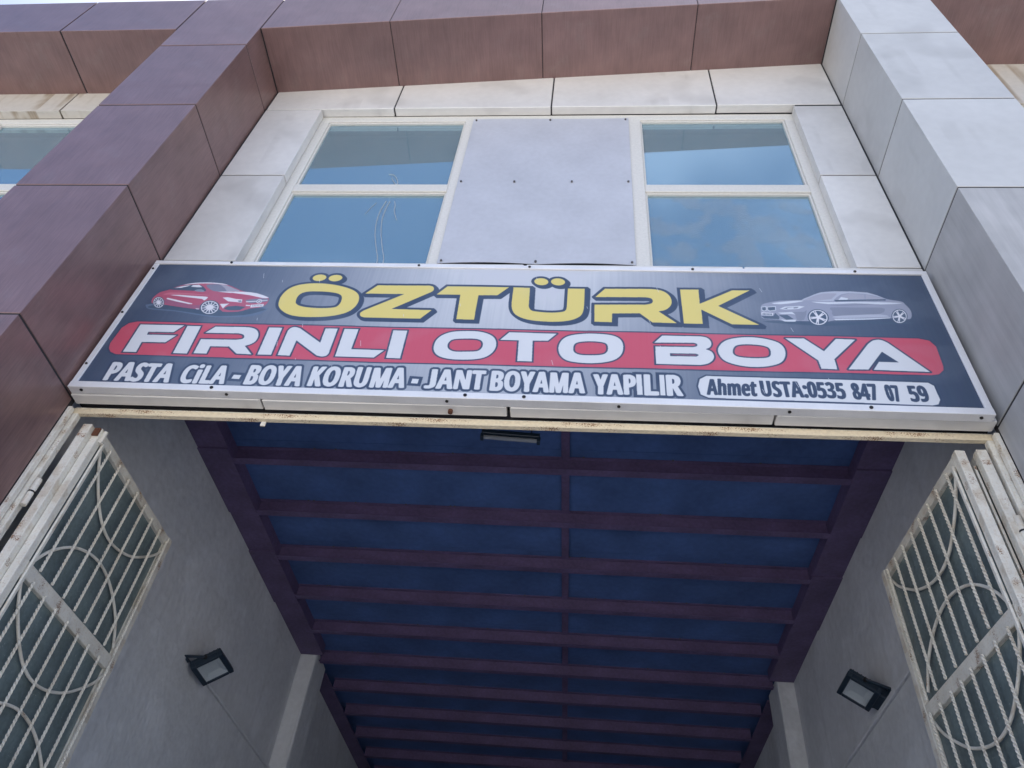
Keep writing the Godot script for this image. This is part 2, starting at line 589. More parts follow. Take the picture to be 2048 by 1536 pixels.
func build_building() -> void:
	var b := thing("workshop_building", "two-storey workshop clad in brown and pale grey sheet panels over an open gateway", "building")
	var br: Material = M.brown_sheet
	var wh: Material = M.pale_sheet
	# pillars
	pillar(b, PL, XL, [0.02, 0.7, 1.89, 3.07, 4.25, 5.43, 6.49, 7.54, TOP], [br, br, br, br, br, br, br, br])
	pillar(b, XR, PR, [0.02, 0.7, 1.87, 3.05, 4.23, 5.42, 6.48, 7.56, TOP], [M.silver_sheet, M.silver_sheet, M.silver_sheet, M.silver_sheet, M.silver_sheet, M.pillar_sheet, M.pillar_sheet, M.pillar_sheet])
	pillar(b, -8.3, -7.6, [0.02, 0.7, 1.89, 3.07, 4.25, 5.43, 6.49, 7.54, TOP], [br, br, br, br, br, br, br, br])
	pillar(b, 7.6, 8.3, [0.02, 0.7, 1.89, 3.07, 4.25, 5.43, 6.49, 7.54, TOP], [wh, wh, wh, wh, wh, wh, wh, wh])
	# bulkhead over each bay: straight on the left and right, its underside climbs over the middle bay
	var bl := box(b, "bulkhead", Vector3(-7.6, 7.898, -0.6), Vector3(PL, TOP - 0.04, -0.006), M.joint, 0.0)
	var xs := [-7.6, -6.4, -5.2, -4.017, PL]
	for i in 4:
		clad(bl, "panel", Vector3(xs[i] + (0.0 if i else 0.006), 7.885, -0.57), Vector3(xs[i + 1] - (0.008 if i == 3 else 0.0), TOP, 0.0), br)
	var bp := corners(Vector3(XL, 8.11, -0.6), Vector3(XR, TOP - 0.04, -0.006))
	for i in [0, 1, 4, 5]:
		bp[i].y += 0.1 * bp[i].x
	var bm := block(b, "bulkhead", bp, M.joint, 0.0)
	xs = [XL + 0.008, -1.255, -0.04, 1.2, XR - 0.008]
	for i in 4:
		var x0: float = xs[i] + 0.003
		var x1: float = xs[i + 1] - 0.003
		var y0 := 8.105 + 0.1 * x0
		var y1 := 8.105 + 0.1 * x1
		var p := [Vector3(x0, y0, -0.57), Vector3(x1, y1, -0.57), Vector3(x0, TOP, -0.57), Vector3(x1, TOP, -0.57), Vector3(x0, y0, 0), Vector3(x1, y1, 0), Vector3(x0, TOP, 0), Vector3(x1, TOP, 0)]
		block(bm, "panel", p, sheet_variant(br), 0.003)
	var brt := box(b, "bulkhead", Vector3(PR, 8.283, -0.6), Vector3(7.6, TOP - 0.04, -0.006), M.joint, 0.0)
	xs = [PR + 0.008, 4.1, 5.27, 6.44, 7.594]
	for i in 4:
		clad(brt, "panel", Vector3(xs[i], 8.27, -0.57), Vector3(xs[i + 1], TOP, 0.0), br)
	# walls of the three bays: a dark carrier with pale cassettes on it
	middle_wall(b)
	side_wall(b, -7.6, PL, 8.0)
	side_wall(b, PR, 7.6, 8.38)
	window_unit(b, -1.815, 1.925, 5.36, 7.535, [[-0.625, -0.545], [0.655, 0.757]], 6.437, true)
	window_unit(b, -7.1, -3.45, 5.36, 7.535, [[-5.93, -5.85], [-4.7, -4.62]], 6.437, false)
	window_unit(b, 3.46, 7.1, 5.36, 7.55, [[4.6, 4.68], [5.85, 5.93]], 6.437, false)
	# smears on the panes of the middle window
	smears(b)
	door_frame(b)
	hall(b)


func middle_wall(b: Node3D) -> void:
	var w := box(b, "wall", Vector3(XL, 4.27, -0.70), Vector3(XR, 5.40, -0.585), M.joint, 0.0)
	for c in [[Vector3(XL, 5.4, -0.78), Vector3(-1.835, 7.57, -0.536)], [Vector3(1.945, 5.4, -0.78), Vector3(XR, 7.57, -0.536)], [Vector3(XL, 7.575, -0.78), Vector3(XR, 8.5, -0.537)]]:
		box(w, "carrier", c[0], c[1], M.joint, 0.0)
	# beside the window
	for y in [[5.43, 6.487], [6.487, 7.545]]:
		clad(w, "panel", Vector3(XL + 0.008, y[0], -0.599), Vector3(-1.81, y[1], ZW), M.pale_sheet)
		clad(w, "panel", Vector3(1.92, y[0], -0.6), Vector3(XR - 0.008, y[1], ZW), M.pale_sheet)
	# over the window, up to the rising underside of the bulkhead
	var xs := [XL + 0.008, -1.218, 0.056, 1.35, XR - 0.008]
	for i in 4:
		var x0: float = xs[i] + 0.006
		var x1: float = xs[i + 1] - 0.006
		var t0 := 8.115 + 0.1 * x0
		var t1 := 8.115 + 0.1 * x1
		var y := 7.552 + 0.006 * i
		var p := [Vector3(x0, y, -0.6), Vector3(x1, y, -0.6), Vector3(x0, t0, -0.56), Vector3(x1, t1, -0.56), Vector3(x0, y, ZW), Vector3(x1, y, ZW), Vector3(x0, t0, ZW), Vector3(x1, t1, ZW)]
		block(w, "panel", p, M.pale_sheet, 0.004)
	# behind and under the sign
	xs = [XL + 0.01, -1.262, -0.004, 1.282, XR - 0.01]
	for i in 4:
		var g := 0.012 if i == 2 else 0.005
		box(w, "panel", Vector3(xs[i] + g, 4.236 - 0.004 * i, -0.598), Vector3(xs[i + 1] - 0.005, 5.425, -0.527), M.pale_sheet, 0.004)


func side_wall(b: Node3D, x0: float, x1: float, top: float) -> void:
	var w := box(b, "wall", Vector3(x0, 0, -0.78), Vector3(x1, 5.36, -0.585), M.joint, 0.0)
	for c in [[Vector3(x0, 5.36, -0.78), Vector3(x0 + 0.47, 7.57, -0.536)], [Vector3(x1 - 0.43, 5.36, -0.78), Vector3(x1, 7.57, -0.536)], [Vector3(x0, 7.575, -0.78), Vector3(x1, 8.5, -0.537)]]:
		box(w, "carrier", c[0], c[1], M.joint, 0.0)
	var left := x0 < 0.0
	for y in [[5.43, 6.487], [6.487, 7.545]]:
		clad(w, "panel", Vector3(x0 + 0.008, y[0], -0.6), Vector3(x0 + 0.495, y[1], ZW), M.pale_sheet)
		clad(w, "panel", Vector3(x1 - 0.45, y[0], -0.6), Vector3(x1 - 0.008, y[1], ZW), M.pale_sheet)
	var xs := [x0 + 0.008, -6.5, -5.3, -4.1, x1 - 0.008] if left else [x0 + 0.008, 4.15, 5.3, 6.45, x1 - 0.008]
	for i in 4:
		clad(w, "panel", Vector3(xs[i], 7.552, -0.6), Vector3(xs[i + 1], top - 0.02, ZW), M.stained_sheet)
		for y in [[0.03, 1.05], [1.05, 2.1], [2.1, 3.15], [3.15, 4.25], [4.25, 5.425]]:
			clad(w, "panel", Vector3(xs[i], y[0], -0.6), Vector3(xs[i + 1], y[1], ZW), M.pale_sheet)


func smears(b: Node3D) -> void:
	# two pale looping strands and dabs dried on the left panes; a wiped dust film on the lower right pane
	var w: Node3D = b.find_child("window", false, false)
	var o := origin(w)
	var z := -0.6265
	var strands := [
		[[-1.045, 6.30], [-1.06, 6.18], [-1.06, 6.05], [-1.04, 5.9], [-1.0, 5.74], [-0.965, 5.62], [-0.955, 5.53]],
		[[-1.018, 6.30], [-1.028, 6.18], [-1.025, 6.05], [-1.0, 5.9], [-0.96, 5.74], [-0.925, 5.62], [-0.915, 5.53]],
		[[-1.1, 6.67], [-1.06, 6.66], [-1.03, 6.61], [-1.01, 6.55], [-1.02, 6.53], [-1.04, 6.56], [-1.07, 6.62]],
		[[-0.985, 6.3], [-0.97, 6.24], [-0.965, 6.18], [-0.94, 6.1], [-0.925, 6.06]],
		[[-1.11, 6.28], [-1.14, 6.2], [-1.16, 6.13]],
	]
	for s in strands:
		var pts := []
		for q in s:
			pts.append(Vector3(q[0], q[1], z) - o)
		place(w, "dried_smear", tube_mesh(curve(pts, 5), 0.0024 if s.size() > 4 else 0.0016, 6), M.white_cord)
	var st := SurfaceTool.new()
	st.begin(Mesh.PRIMITIVE_TRIANGLES)
	var lo := Vector3(0.775, 5.43, -0.6255) - o
	var hi := Vector3(1.845, 6.375, -0.6255) - o
	for q in [[lo.x, lo.y, 0.0, 0.9], [lo.x, hi.y, 0.0, 0.1], [hi.x, hi.y, 0.9, 0.1], [lo.x, lo.y, 0.0, 0.9], [hi.x, hi.y, 0.9, 0.1], [hi.x, lo.y, 0.9, 0.9]]:
		st.set_normal(Vector3(0, 0, 1))
		st.set_uv(Vector2(q[2], q[3]))
		st.add_vertex(Vector3(q[0], q[1], lo.z))
	place(w, "dust_film", st.commit(), M.dust_film)


func door_frame(b: Node3D) -> void:
	# welded angle and tube round the gateway
	var f := box(b, "door_frame", Vector3(XL + 0.002, 4.185, -0.642), Vector3(XR - 0.002, 4.2215, -0.611), M.head_paint, 0.003)
	box(f, "head_angle", Vector3(XL + 0.004, 4.2225, -0.66), Vector3(XR - 0.004, 4.234, -0.62), M.gate_paint, 0.002)
	for s in [-1.0, 1.0]:
		box(f, "jamb", Vector3(s * 2.298, 0.02, -0.645), Vector3(s * 2.252, 4.184, -0.61), M.gate_paint, 0.003)
		box(f, "jamb_angle", Vector3(s * 2.299, 0.02, -0.604), Vector3(s * 2.276, 4.2, -0.574), M.gate_paint, 0.002)
	# a stub of rusty bolt and a flake of rust under the sign
	place(f, "bolt", disc_mesh(0.012, 0.03, 1), M.rust, Vector3(-0.29, 4.228, -0.56) - origin(f))
	box(f, "seal_scrap", Vector3(-1.27, 4.155, -0.64), Vector3(-1.245, 4.184, -0.632), M.gate_paint, 0.001)


func hall(b: Node3D) -> void:
	var pl: Material = M.plaster
	box(b, "floor_slab", Vector3(-8.2, 0.0, -14.2), Vector3(8.2, 0.025, -0.4), M.concrete, 0.0)
	box(b, "back_wall", Vector3(-8.2, 0.02, -14.4), Vector3(8.2, 8.4, -14.2), pl, 0.0)
	box(b, "roof", Vector3(-8.2, 8.42, -14.4), Vector3(8.2, 8.53, -0.35), M.roof_coat, 0.0)
	for s in [-1.0, 1.0]:
		box(b, "end_wall", Vector3(s * 8.0, 0.02, -14.2), Vector3(s * 8.2, 8.42, -0.6), pl, 0.0)
		# party wall: thin upper part, the lower part stands a finger proud up to the ledge
		var w := box(b, "party_wall", Vector3(s * 2.5, 0.02, -14.2), Vector3(s * 2.72, 5.45, -0.64), pl, 0.0)
		box(w, "plinth", Vector3(s * 2.484, 0.02, -5.3), Vector3(s * 2.51, 4.035 if s > 0 else 4.05, -0.66), M.plaster_column, 0.006)
		# cable trunking along the ledge
		box(w, "trunking", Vector3(s * 2.47, 4.04 if s > 0 else 4.055, -5.34), Vector3(s * 2.501, 4.075 if s > 0 else 4.08, -2.2 if s > 0 else -3.45), M.plaster_column, 0.004)
		# concrete columns with broken heads
		for z in [-5.35, -10.7]:
			var zb: float = z - 0.42
			var x0: float = s * 2.34
			var x1: float = s * 2.51
			var p := corners(Vector3(minf(x0, x1), 0.02, zb), Vector3(maxf(x0, x1), 5.26, z))
			if s < 0.0:
				p[6] += Vector3(0, -0.02, 0)
				p[7] += Vector3(0, 0.03, -0.03)
			block(w, "column", p, M.plaster_column, 0.012)
		# steel channel along the top of the wall, in lengths with bolted laps
		var zs := [-0.8, -2.06, -2.86, -3.42, -4.28, -5.34]
		for i in 5:
			var dy := 0.012 * (i % 2)
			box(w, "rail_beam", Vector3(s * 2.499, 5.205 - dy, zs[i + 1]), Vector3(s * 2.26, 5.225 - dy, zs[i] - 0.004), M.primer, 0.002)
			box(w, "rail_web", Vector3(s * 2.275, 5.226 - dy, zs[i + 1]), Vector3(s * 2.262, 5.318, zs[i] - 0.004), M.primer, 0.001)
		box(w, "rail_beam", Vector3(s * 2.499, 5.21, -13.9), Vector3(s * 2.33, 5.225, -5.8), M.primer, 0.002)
	# deck sheets carried by small steel beams
	var deck := box(b, "ceiling_deck", Vector3(-2.72, 5.4, -14.2), Vector3(2.72, 5.5, -0.78), M.roof_coat, 0.0)
	box(b, "upper_floor", Vector3(-8.0, 5.4, -14.2), Vector3(-2.72, 5.5, -0.78), M.roof_coat, 0.0)
	box(b, "upper_floor", Vector3(2.72, 5.4, -14.2), Vector3(8.0, 5.5, -0.78), M.roof_coat, 0.0)
	var z := -0.78
	var k := 0
	while z > -13.9:
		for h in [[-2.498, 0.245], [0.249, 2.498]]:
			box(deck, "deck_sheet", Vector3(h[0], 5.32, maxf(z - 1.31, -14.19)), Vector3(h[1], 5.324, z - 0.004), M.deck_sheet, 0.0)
		z -= 1.31
		k += 1
	for i in 18:
		var zc := -1.548 - 0.656 * i
		var xe := 2.26 if zc > -5.3 else 2.33
		var st := SurfaceTool.new()
		st.begin(Mesh.PRIMITIVE_TRIANGLES)
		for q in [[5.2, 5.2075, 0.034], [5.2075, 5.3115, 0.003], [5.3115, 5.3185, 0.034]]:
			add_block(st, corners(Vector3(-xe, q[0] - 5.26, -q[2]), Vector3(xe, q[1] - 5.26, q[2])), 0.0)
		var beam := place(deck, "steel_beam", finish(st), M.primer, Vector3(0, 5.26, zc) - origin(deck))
		if i % 2 == 0:
			var x := rng.randf_range(-1.6, 1.6)
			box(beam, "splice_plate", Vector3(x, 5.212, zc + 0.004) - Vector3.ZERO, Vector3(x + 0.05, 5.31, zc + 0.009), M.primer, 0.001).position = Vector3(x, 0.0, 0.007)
		if i < 9:
			for n in 7:
				var cx := rng.randf_range(-2.1, 2.1)
				place(beam, "sheet_clip", box_mesh(Vector3(0.014, 0.008, 0.01), 0.001), M.sheet_screw, Vector3(cx, 0.054, 0.038))
		if i < 17:
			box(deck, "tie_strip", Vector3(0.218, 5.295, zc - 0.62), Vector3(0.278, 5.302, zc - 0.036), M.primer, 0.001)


# ---------------------------------------------------------------- the sign

func fill(im: Image, rings: Array, c: Color, s: float, dx: float = 0.0, dy: float = 0.0) -> void:
	# even-odd scanline fill of one or more rings of [x, y], s pixels to a unit
	var lo := 1e9
	var hi := -1e9
	var edges := []
	for r in rings:
		var n: int = r.size()
		for i in n:
			var a := Vector2(r[i][0] + dx, r[i][1] + dy) * s
			var e := Vector2(r[(i + 1) % n][0] + dx, r[(i + 1) % n][1] + dy) * s
			lo = minf(lo, a.y)
			hi = maxf(hi, a.y)
			if a.y != e.y:
				edges.append([a, e])
	var w := im.get_width()
	for y in range(maxi(int(lo), 0), mini(int(hi) + 1, im.get_height())):
		var yc := y + 0.5
		var xs := []
		for e in edges:
			var a: Vector2 = e[0]
			var d: Vector2 = e[1]
			if (a.y <= yc) != (d.y <= yc):
				xs.append(a.x + (d.x - a.x) * (yc - a.y) / (d.y - a.y))
		xs.sort()
		for i in range(0, xs.size() - 1, 2):
			var x0 := clampi(roundi(xs[i]), 0, w)
			var x1 := clampi(roundi(xs[i + 1]), 0, w)
			if x1 > x0:
				im.fill_rect(Rect2i(x0, y, x1 - x0, 1), c)


func grown(ring: Array, by: float) -> Array:
	var p := PackedVector2Array()
	for q in ring:
		p.append(Vector2(q[0], q[1]))
	var out := []
	for r in Geometry2D.offset_polygon(p, by, Geometry2D.JOIN_MITER):
		var o := []
		for v in r:
			o.append([v.x, v.y])
		out.append(o)
	return out


func glyphs(text: String) -> Array:
	# triangles of a word in the unit square, from the font's own outlines
	var f := SystemFont.new()
	f.font_names = PackedStringArray(["Droid Sans"])
	f.font_weight = 700
	var t := TextMesh.new()
	t.font = f
	t.font_size = 64
	t.text = text
	t.depth = 0.0
	t.pixel_size = 0.01
	var a := t.get_mesh_arrays()
	var v: PackedVector3Array = a[Mesh.ARRAY_VERTEX]
	var idx: PackedInt32Array = a[Mesh.ARRAY_INDEX] if a[Mesh.ARRAY_INDEX] != null else PackedInt32Array(range(v.size()))
	var lo := Vector2(1e9, 1e9)
	var hi := Vector2(-1e9, -1e9)
	for p in v:
		lo = lo.min(Vector2(p.x, p.y))
		hi = hi.max(Vector2(p.x, p.y))
	var out := []
	for i in range(0, idx.size(), 3):
		var tr := []
		for k in 3:
			var p := v[idx[i + k]]
			tr.append([(p.x - lo.x) / (hi.x - lo.x), (p.y - lo.y) / (hi.y - lo.y)])
		out.append(tr)
	return out


func word(im: Image, w: Array, c: Color, edge: Color, rim: float, fat: float, s: float) -> void:
	# w: text, left end of the baseline, right end, height of the capitals, lean
	var tris := []
	for t in glyphs(w[0]):
		var q := []
		for p in t:
			var b := Vector2(w[1], w[2]).lerp(Vector2(w[3], w[4]), p[0])
			q.append([b.x + p[1] * w[6] * 0.3, b.y - p[1] * w[5]])
		tris.append(q)
	if rim > 0.0:
		for k in 14:
			var a := TAU * k / 14.0
			for t in tris:
				fill(im, [t], edge, s, cos(a) * rim, sin(a) * rim)
	for d in [[0.0, 0.0], [fat, 0.0], [-fat, 0.0], [0.0, fat * 0.5], [0.0, -fat * 0.5]]:
		for t in tris:
			fill(im, [t], c, s, d[0], d[1])


func sign_print() -> ImageTexture:
	var w := 2048
	var h := 477
	var s := 2.0
	var ink := Color(0.215, 0.27, 0.36)  # near-black ink lifted to slate, the veil of glare put into its colour
	# printed ground: slate at both ends blending to brushed silver in the middle
	var hair := noise_map(31, 0.12, 2048, 6, 2)
	hair.resize(w, h, Image.INTERPOLATE_CUBIC)
	var worn := noise_map(32, 0.01, 1024, 256, 4)
	worn.resize(w, h, Image.INTERPOLATE_BILINEAR)
	var bg := Image.create(w, h, false, Image.FORMAT_RGB8)
	for y in h:
		var v := float(y) / h
		for x in w:
			var u := float(x) / w + 0.05 * (v - 0.5)
			var t := exp(-pow((u - 0.48) / 0.3, 2.0)) * (1.0 - 0.28 * v)
			t += 0.1 * t * (hair.get_pixel(x, y).r - 0.5) + 0.06 * t * (worn.get_pixel(x, y).r - 0.5)
			bg.set_pixel(x, y, ink.lerp(Color(0.74, 0.755, 0.785), clampf(t * 1.1, 0.0, 1.0)))
	bg.resize(int(w * s), int(h * s), Image.INTERPOLATE_BILINEAR)
	var im := bg
	var white := Color(0.8, 0.815, 0.835)
	var red := Color(0.745, 0.31, 0.385)
	var yellow := Color(0.83, 0.765, 0.45)
	# the two cars
	var tone := {"glow": Color(0.36, 0.425, 0.52), "dark": Color(0.27, 0.33, 0.41), "red": Color(0.66, 0.33, 0.42), "redd": Color(0.58, 0.36, 0.46), "redl": Color(0.73, 0.42, 0.5), "white": Color(0.83, 0.83, 0.86), "glass": Color(0.6, 0.6, 0.66), "glassd": Color(0.45, 0.46, 0.54), "grey": Color(0.5, 0.54, 0.6), "silver": Color(0.56, 0.58, 0.65), "silverl": Color(0.66, 0.68, 0.74), "silverd": Color(0.49, 0.51, 0.58), "silverw": Color(0.78, 0.8, 0.84), "glassg": Color(0.6, 0.61, 0.67)}
	for car in [CAR_A, CAR_B]:
		for p in car:
			fill(im, [p[1]], tone[p[0]], s)
	# red band with its dark rim
	for g in grown(BAND, 4.0):
		fill(im, [g], ink, s)
	fill(im, [BAND], red, s)
	# name: dropped block shadow, rim, then the faded yellow letters
	for l in NAME:
		for k in 5:
			for g in grown(l[0], 8.0):
				fill(im, [g] + (grown(l[1], -8.0) if l.size() > 1 else []), ink, s, k * 1.7, k * 1.9)
	for l in NAME:
		for g in grown(l[0], 8.0):
			fill(im, [g] + (grown(l[1], -8.0) if l.size() > 1 else []), ink, s)
	for l in NAME:
		fill(im, l, yellow, s)
	# trade
	for l in TRADE:
		for g in grown(l[0], 4.2):
			fill(im, [g] + (grown(l[1], -4.2) if l.size() > 1 else []), ink, s)
	for l in TRADE:
		fill(im, l, white, s)
	# small print
	for rims in [true, false]:   # every rim first, so that no letter is cut by its neighbour's
		for k in WORDS:
			if k[0] in ["-", "I"]:
				var a := [[k[1], k[2]], [k[3], k[4]], [k[3] + k[6], k[4] - k[5]], [k[1] + k[6], k[2] - k[5]]]
				for g in (grown(a, 8.0) if rims else [a]):
					fill(im, [g], ink if rims else white, s)
			elif rims:
				word(im, k, ink, ink, 8.0, 2.3, s)
			else:
				word(im, k, white, ink, 0.0, 2.3, s)
	for g in grown(PLATE, 4.0):
		fill(im, [g], ink, s)
	fill(im, [PLATE], white, s)
	for k in PHONE:
		word(im, k, ink, ink, 0.0, 1.5, s)
	# sun-bleached patches and a few long scratches
	im.resize(w, h, Image.INTERPOLATE_BILINEAR)
	var fade := noise_map(33, 0.008, 1024, 256, 4)
	fade.resize(w, h, Image.INTERPOLATE_BILINEAR)
	for y in h:
		for x in w:
			var c := im.get_pixel(x, y)
			var f := 0.14 * smoothstep(0.5, 0.8, fade.get_pixel(x, y).r)
			f += 0.05 * hair.get_pixel(x, y).r
			c = c.lerp(Color(0.74, 0.75, 0.77), clampf(f * 0.6, 0.0, 1.0))
			im.set_pixel(x, y, c)
	for k in 26:
		var x := rng.randf_range(300, 1750)
		var y := rng.randf_range(20, 440)
		var n := rng.randi_range(6, 22)
		for i in n:
			im.set_pixel(int(x + i * 0.25), mini(int(y) + i, h - 1), Color(0.8, 0.8, 0.82))
	im.generate_mipmaps()
	return ImageTexture.create_from_image(im)


func build_sign() -> void:
	var s := thing("shop_sign", "long printed sign board with two cars and yellow and white lettering over the gateway", "sign", Vector3(-0.009, 4.786, -0.475))
	s.rotation.z = -0.0057
	var hw := 2.269
	var hh := 0.5555
	var pw := 4.482 * 0.5
	var ph := 1.043 * 0.5
	# backing tray with the printed sheet on it
	box(s, "tray", Vector3(-hw + 0.01, -hh + 0.01, -0.046), Vector3(hw - 0.01, hh - 0.01, -0.012), M.aluminium, 0.002)
	var st := SurfaceTool.new()
	st.begin(Mesh.PRIMITIVE_TRIANGLES)
	var nx := 40
	for i in nx:
		var u0 := float(i) / nx
		var u1 := float(i + 1) / nx
		var z0 := -0.0085 + 0.0012 * sin(u0 * 31.0)
		var z1 := -0.0085 + 0.0012 * sin(u1 * 31.0)
		for q in [[u0, 1.0, z0], [u0, 0.0, z0], [u1, 0.0, z1], [u0, 1.0, z0], [u1, 0.0, z1], [u1, 1.0, z1]]:
			st.set_normal(Vector3(0, 0, 1))
			st.set_uv(Vector2(q[0], q[1]))
			st.add_vertex(Vector3(lerpf(-pw, pw, q[0]), lerpf(ph, -ph, q[1]) + 0.004, q[2]))
	var pm := StandardMaterial3D.new()
	pm.resource_name = "sign_print"
	pm.albedo_texture = sign_print()
	pm.roughness = 0.42
	place(s, "printed_sheet", st.commit(), pm)
	# frame of four aluminium angles
	box(s, "frame_rail", Vector3(-hw, hh - 0.032, -0.048), Vector3(hw, hh, 0.0), M.aluminium, 0.002)
	box(s, "frame_rail", Vector3(-hw, -hh, -0.05), Vector3(hw, -hh + 0.042, 0.002), M.aluminium, 0.002)
	box(s, "frame_rail", Vector3(-hw, -hh + 0.042, -0.048), Vector3(-hw + 0.032, hh - 0.032, -0.001), M.aluminium, 0.002)
	box(s, "frame_rail", Vector3(hw - 0.034, -hh + 0.042, -0.048), Vector3(hw, hh - 0.032, -0.001), M.aluminium, 0.002)
	for x in [-1.78, -0.62, 0.04, 0.98, 1.88]:
		place(s, "screw", disc_mesh(0.008, 0.008), M.screw, Vector3(x, hh - 0.016, 0.001))
	for x in [-1.5, -0.2, 0.09, 1.72]:
		place(s, "screw", disc_mesh(0.009, 0.008), M.screw, Vector3(x, -hh + 0.021, 0.003))
	for x in [-2.2, -1.42, -0.29, 0.55, 1.35, 2.21]:
		place(s, "screw", disc_mesh(0.008, 0.008, 1), M.screw, Vector3(x, -hh - 0.001, -0.02))
	for y in [-0.38, 0.05, 0.47]:
		place(s, "screw", disc_mesh(0.007, 0.008), M.screw, Vector3(-hw + 0.016, y, 0.0))


# ---------------------------------------------------------------- the folding gate

func leaf(g: Node3D, s: float, x: float, thick: float, z0: float, z1: float, turn: float, grille: bool) -> void:
	# one leaf standing back along the party wall; x is its face towards the gateway, local z runs from the front edge back
	var top := 4.13
	var st := SurfaceTool.new()
	st.begin(Mesh.PRIMITIVE_TRIANGLES)
	var l := z1 - z0
	var xi := x + s * thick
	var bars := [[0.0, -0.045, 0.05, top], [l + 0.045, l, 0.05, top], [-0.045, l + 0.045, top - 0.055, top], [-0.045, l + 0.045, 3.292, 3.366], [-0.045, l + 0.045, 2.5, 2.575], [-0.045, l + 0.045, 0.05, 0.13]]
	for q in bars:
		var inset := 0.003 if q[3] - q[2] < 0.1 else 0.0
		add_block(st, corners(Vector3(minf(0.0, s * thick) + inset, q[2], minf(q[0], q[1])), Vector3(maxf(0.0, s * thick) - inset, q[3] - inset, maxf(q[0], q[1]))), 0.003)
	var f := place(g, "leaf", finish(st), M.gate_paint, Vector3(x, 0, z0) - g.position)
	f.rotation.y = turn
	var part := func(called: String, a: Vector3, b: Vector3, m: Material, bevel: float) -> void:
		place(f, called, box_mesh((b - a).abs(), bevel), m, (a + b) * 0.5)
	# a second narrower strip along the front edge, as the meeting stile is built up
	part.call("stile_strip", Vector3(-s * 0.002, 0.05, -0.066), Vector3(-s * 0.014, top - 0.06, -0.048), M.gate_paint, 0.002)
	part.call("panel_sheet", Vector3(s * (thick * 0.5 - 0.003), 0.13, -0.045), Vector3(s * (thick * 0.5 + 0.003), 2.5, l + 0.045), M.gate_paint, 0.0)
	for r in [[3.366, top - 0.055], [2.575, 3.292]]:
		part.call("pane", Vector3(s * 0.026, r[0], -0.045), Vector3(s * 0.03, r[1], l + 0.045), M.dusty_glass, 0.0)
		part.call("glazing_bead", Vector3(s * 0.016, r[0], -0.058), Vector3(s * 0.026, r[1], -0.0455), M.gate_paint, 0.002)
		part.call("glazing_bead", Vector3(s * 0.016, r[0], l + 0.0455), Vector3(s * 0.026, r[1], l + 0.058), M.gate_paint, 0.002)
	if not grille:
		return
	for r in [[3.36, 4.088], [2.57, 3.302]]:
		for k in 8:
			var b := place(f, "bar", twisted_mesh(r[1] - r[0], 0.0078, 0.085), M.gate_paint, Vector3(-s * 0.008, r[0], -0.13 - 0.1185 * k))
			b.rotation = Vector3(rng.randf_range(-0.006, 0.006), rng.randf_range(0, TAU), rng.randf_range(-0.004, 0.004))
		var h: float = -0.775 if r[0] < 3.0 else 0.0
		for c in [[[0.055, 4.075], [0.085, 4.03], [0.16, 3.94], [0.27, 3.85], [0.37, 3.795], [0.48, 3.772], [0.6, 3.785], [0.73, 3.83], [0.84, 3.9], [0.93, 3.975], [0.985, 4.05]], [[0.075, 3.375], [0.12, 3.45], [0.18, 3.515], [0.26, 3.575], [0.355, 3.618], [0.47, 3.643], [0.58, 3.638], [0.69, 3.607], [0.785, 3.56], [0.87, 3.5], [0.95, 3.4]]]:
			var pts := []
			for q in c:
				pts.append(Vector3(s * 0.006, q[1] + h, -q[0]))
			place(f, "scroll_bar", tube_mesh(curve(pts, 5), 0.0075, 8), M.gate_paint)


func build_gate(side: int) -> void:
	var s := float(side)
	var g: Node3D
	if side < 0:
		g = thing("folding_gate", "open off-white folding gate with twisted bars, its top corner rusty, beside the brown pillar", "gate", Vector3(-2.25, 0, -0.63))
		leaf(g, s, -2.156, 0.05, -0.63, -1.70, 0.0, false)
		leaf(g, s, -2.1135, 0.04, -0.665, -1.69, 0.0, true)
		# rusty patch and bolt at the top corner of the folded leaf
		place(g, "rusty_corner", box_mesh(Vector3(0.034, 0.05, 0.012), 0.003), M.rust, Vector3(-2.133, 4.1, -0.658) - g.position)
		place(g, "bolt_stub", tube_mesh([Vector3(-2.105, 4.05, -0.69), Vector3(-2.105, 4.125, -0.69)], 0.011, 8), M.gate_paint, -g.position)
	else:
		g = thing("folding_gate", "open off-white folding gate with twisted bars beside the silver pillar", "gate", Vector3(2.25, 0, -0.63))
		leaf(g, s, 2.187, 0.047, -0.615, -1.70, 0.0, false)
		leaf(g, s, 2.096, 0.046, -0.625, -1.69, 0.036, true)
		var rod := place(g, "drop_bolt", tube_mesh([Vector3(2.125, 3.0, -1.762), Vector3(2.125, 4.12, -1.762)], 0.011, 8), M.gate_paint, -g.position)
		for y in [4.085, 4.15]:
			place(rod, "rusty_collar", tube_mesh([Vector3(2.125, y - 0.022, -1.762), Vector3(2.125, y + 0.022, -1.762)], 0.014, 8), M.rust)
	for y in [3.67, 1.9, 0.4]:
		var h := place(g, "hinge", tube_mesh([Vector3(s * 2.228, y - 0.075, -0.612), Vector3(s * 2.228, y + 0.075, -0.612)], 0.015, 12), M.gate_paint, -g.position)
		place(h, "hinge_ring", tube_mesh([Vector3(s * 2.228, y - 0.004, -0.612), Vector3(s * 2.228, y + 0.004, -0.612)], 0.0165, 12), M.screw)


# ---------------------------------------------------------------- lamps

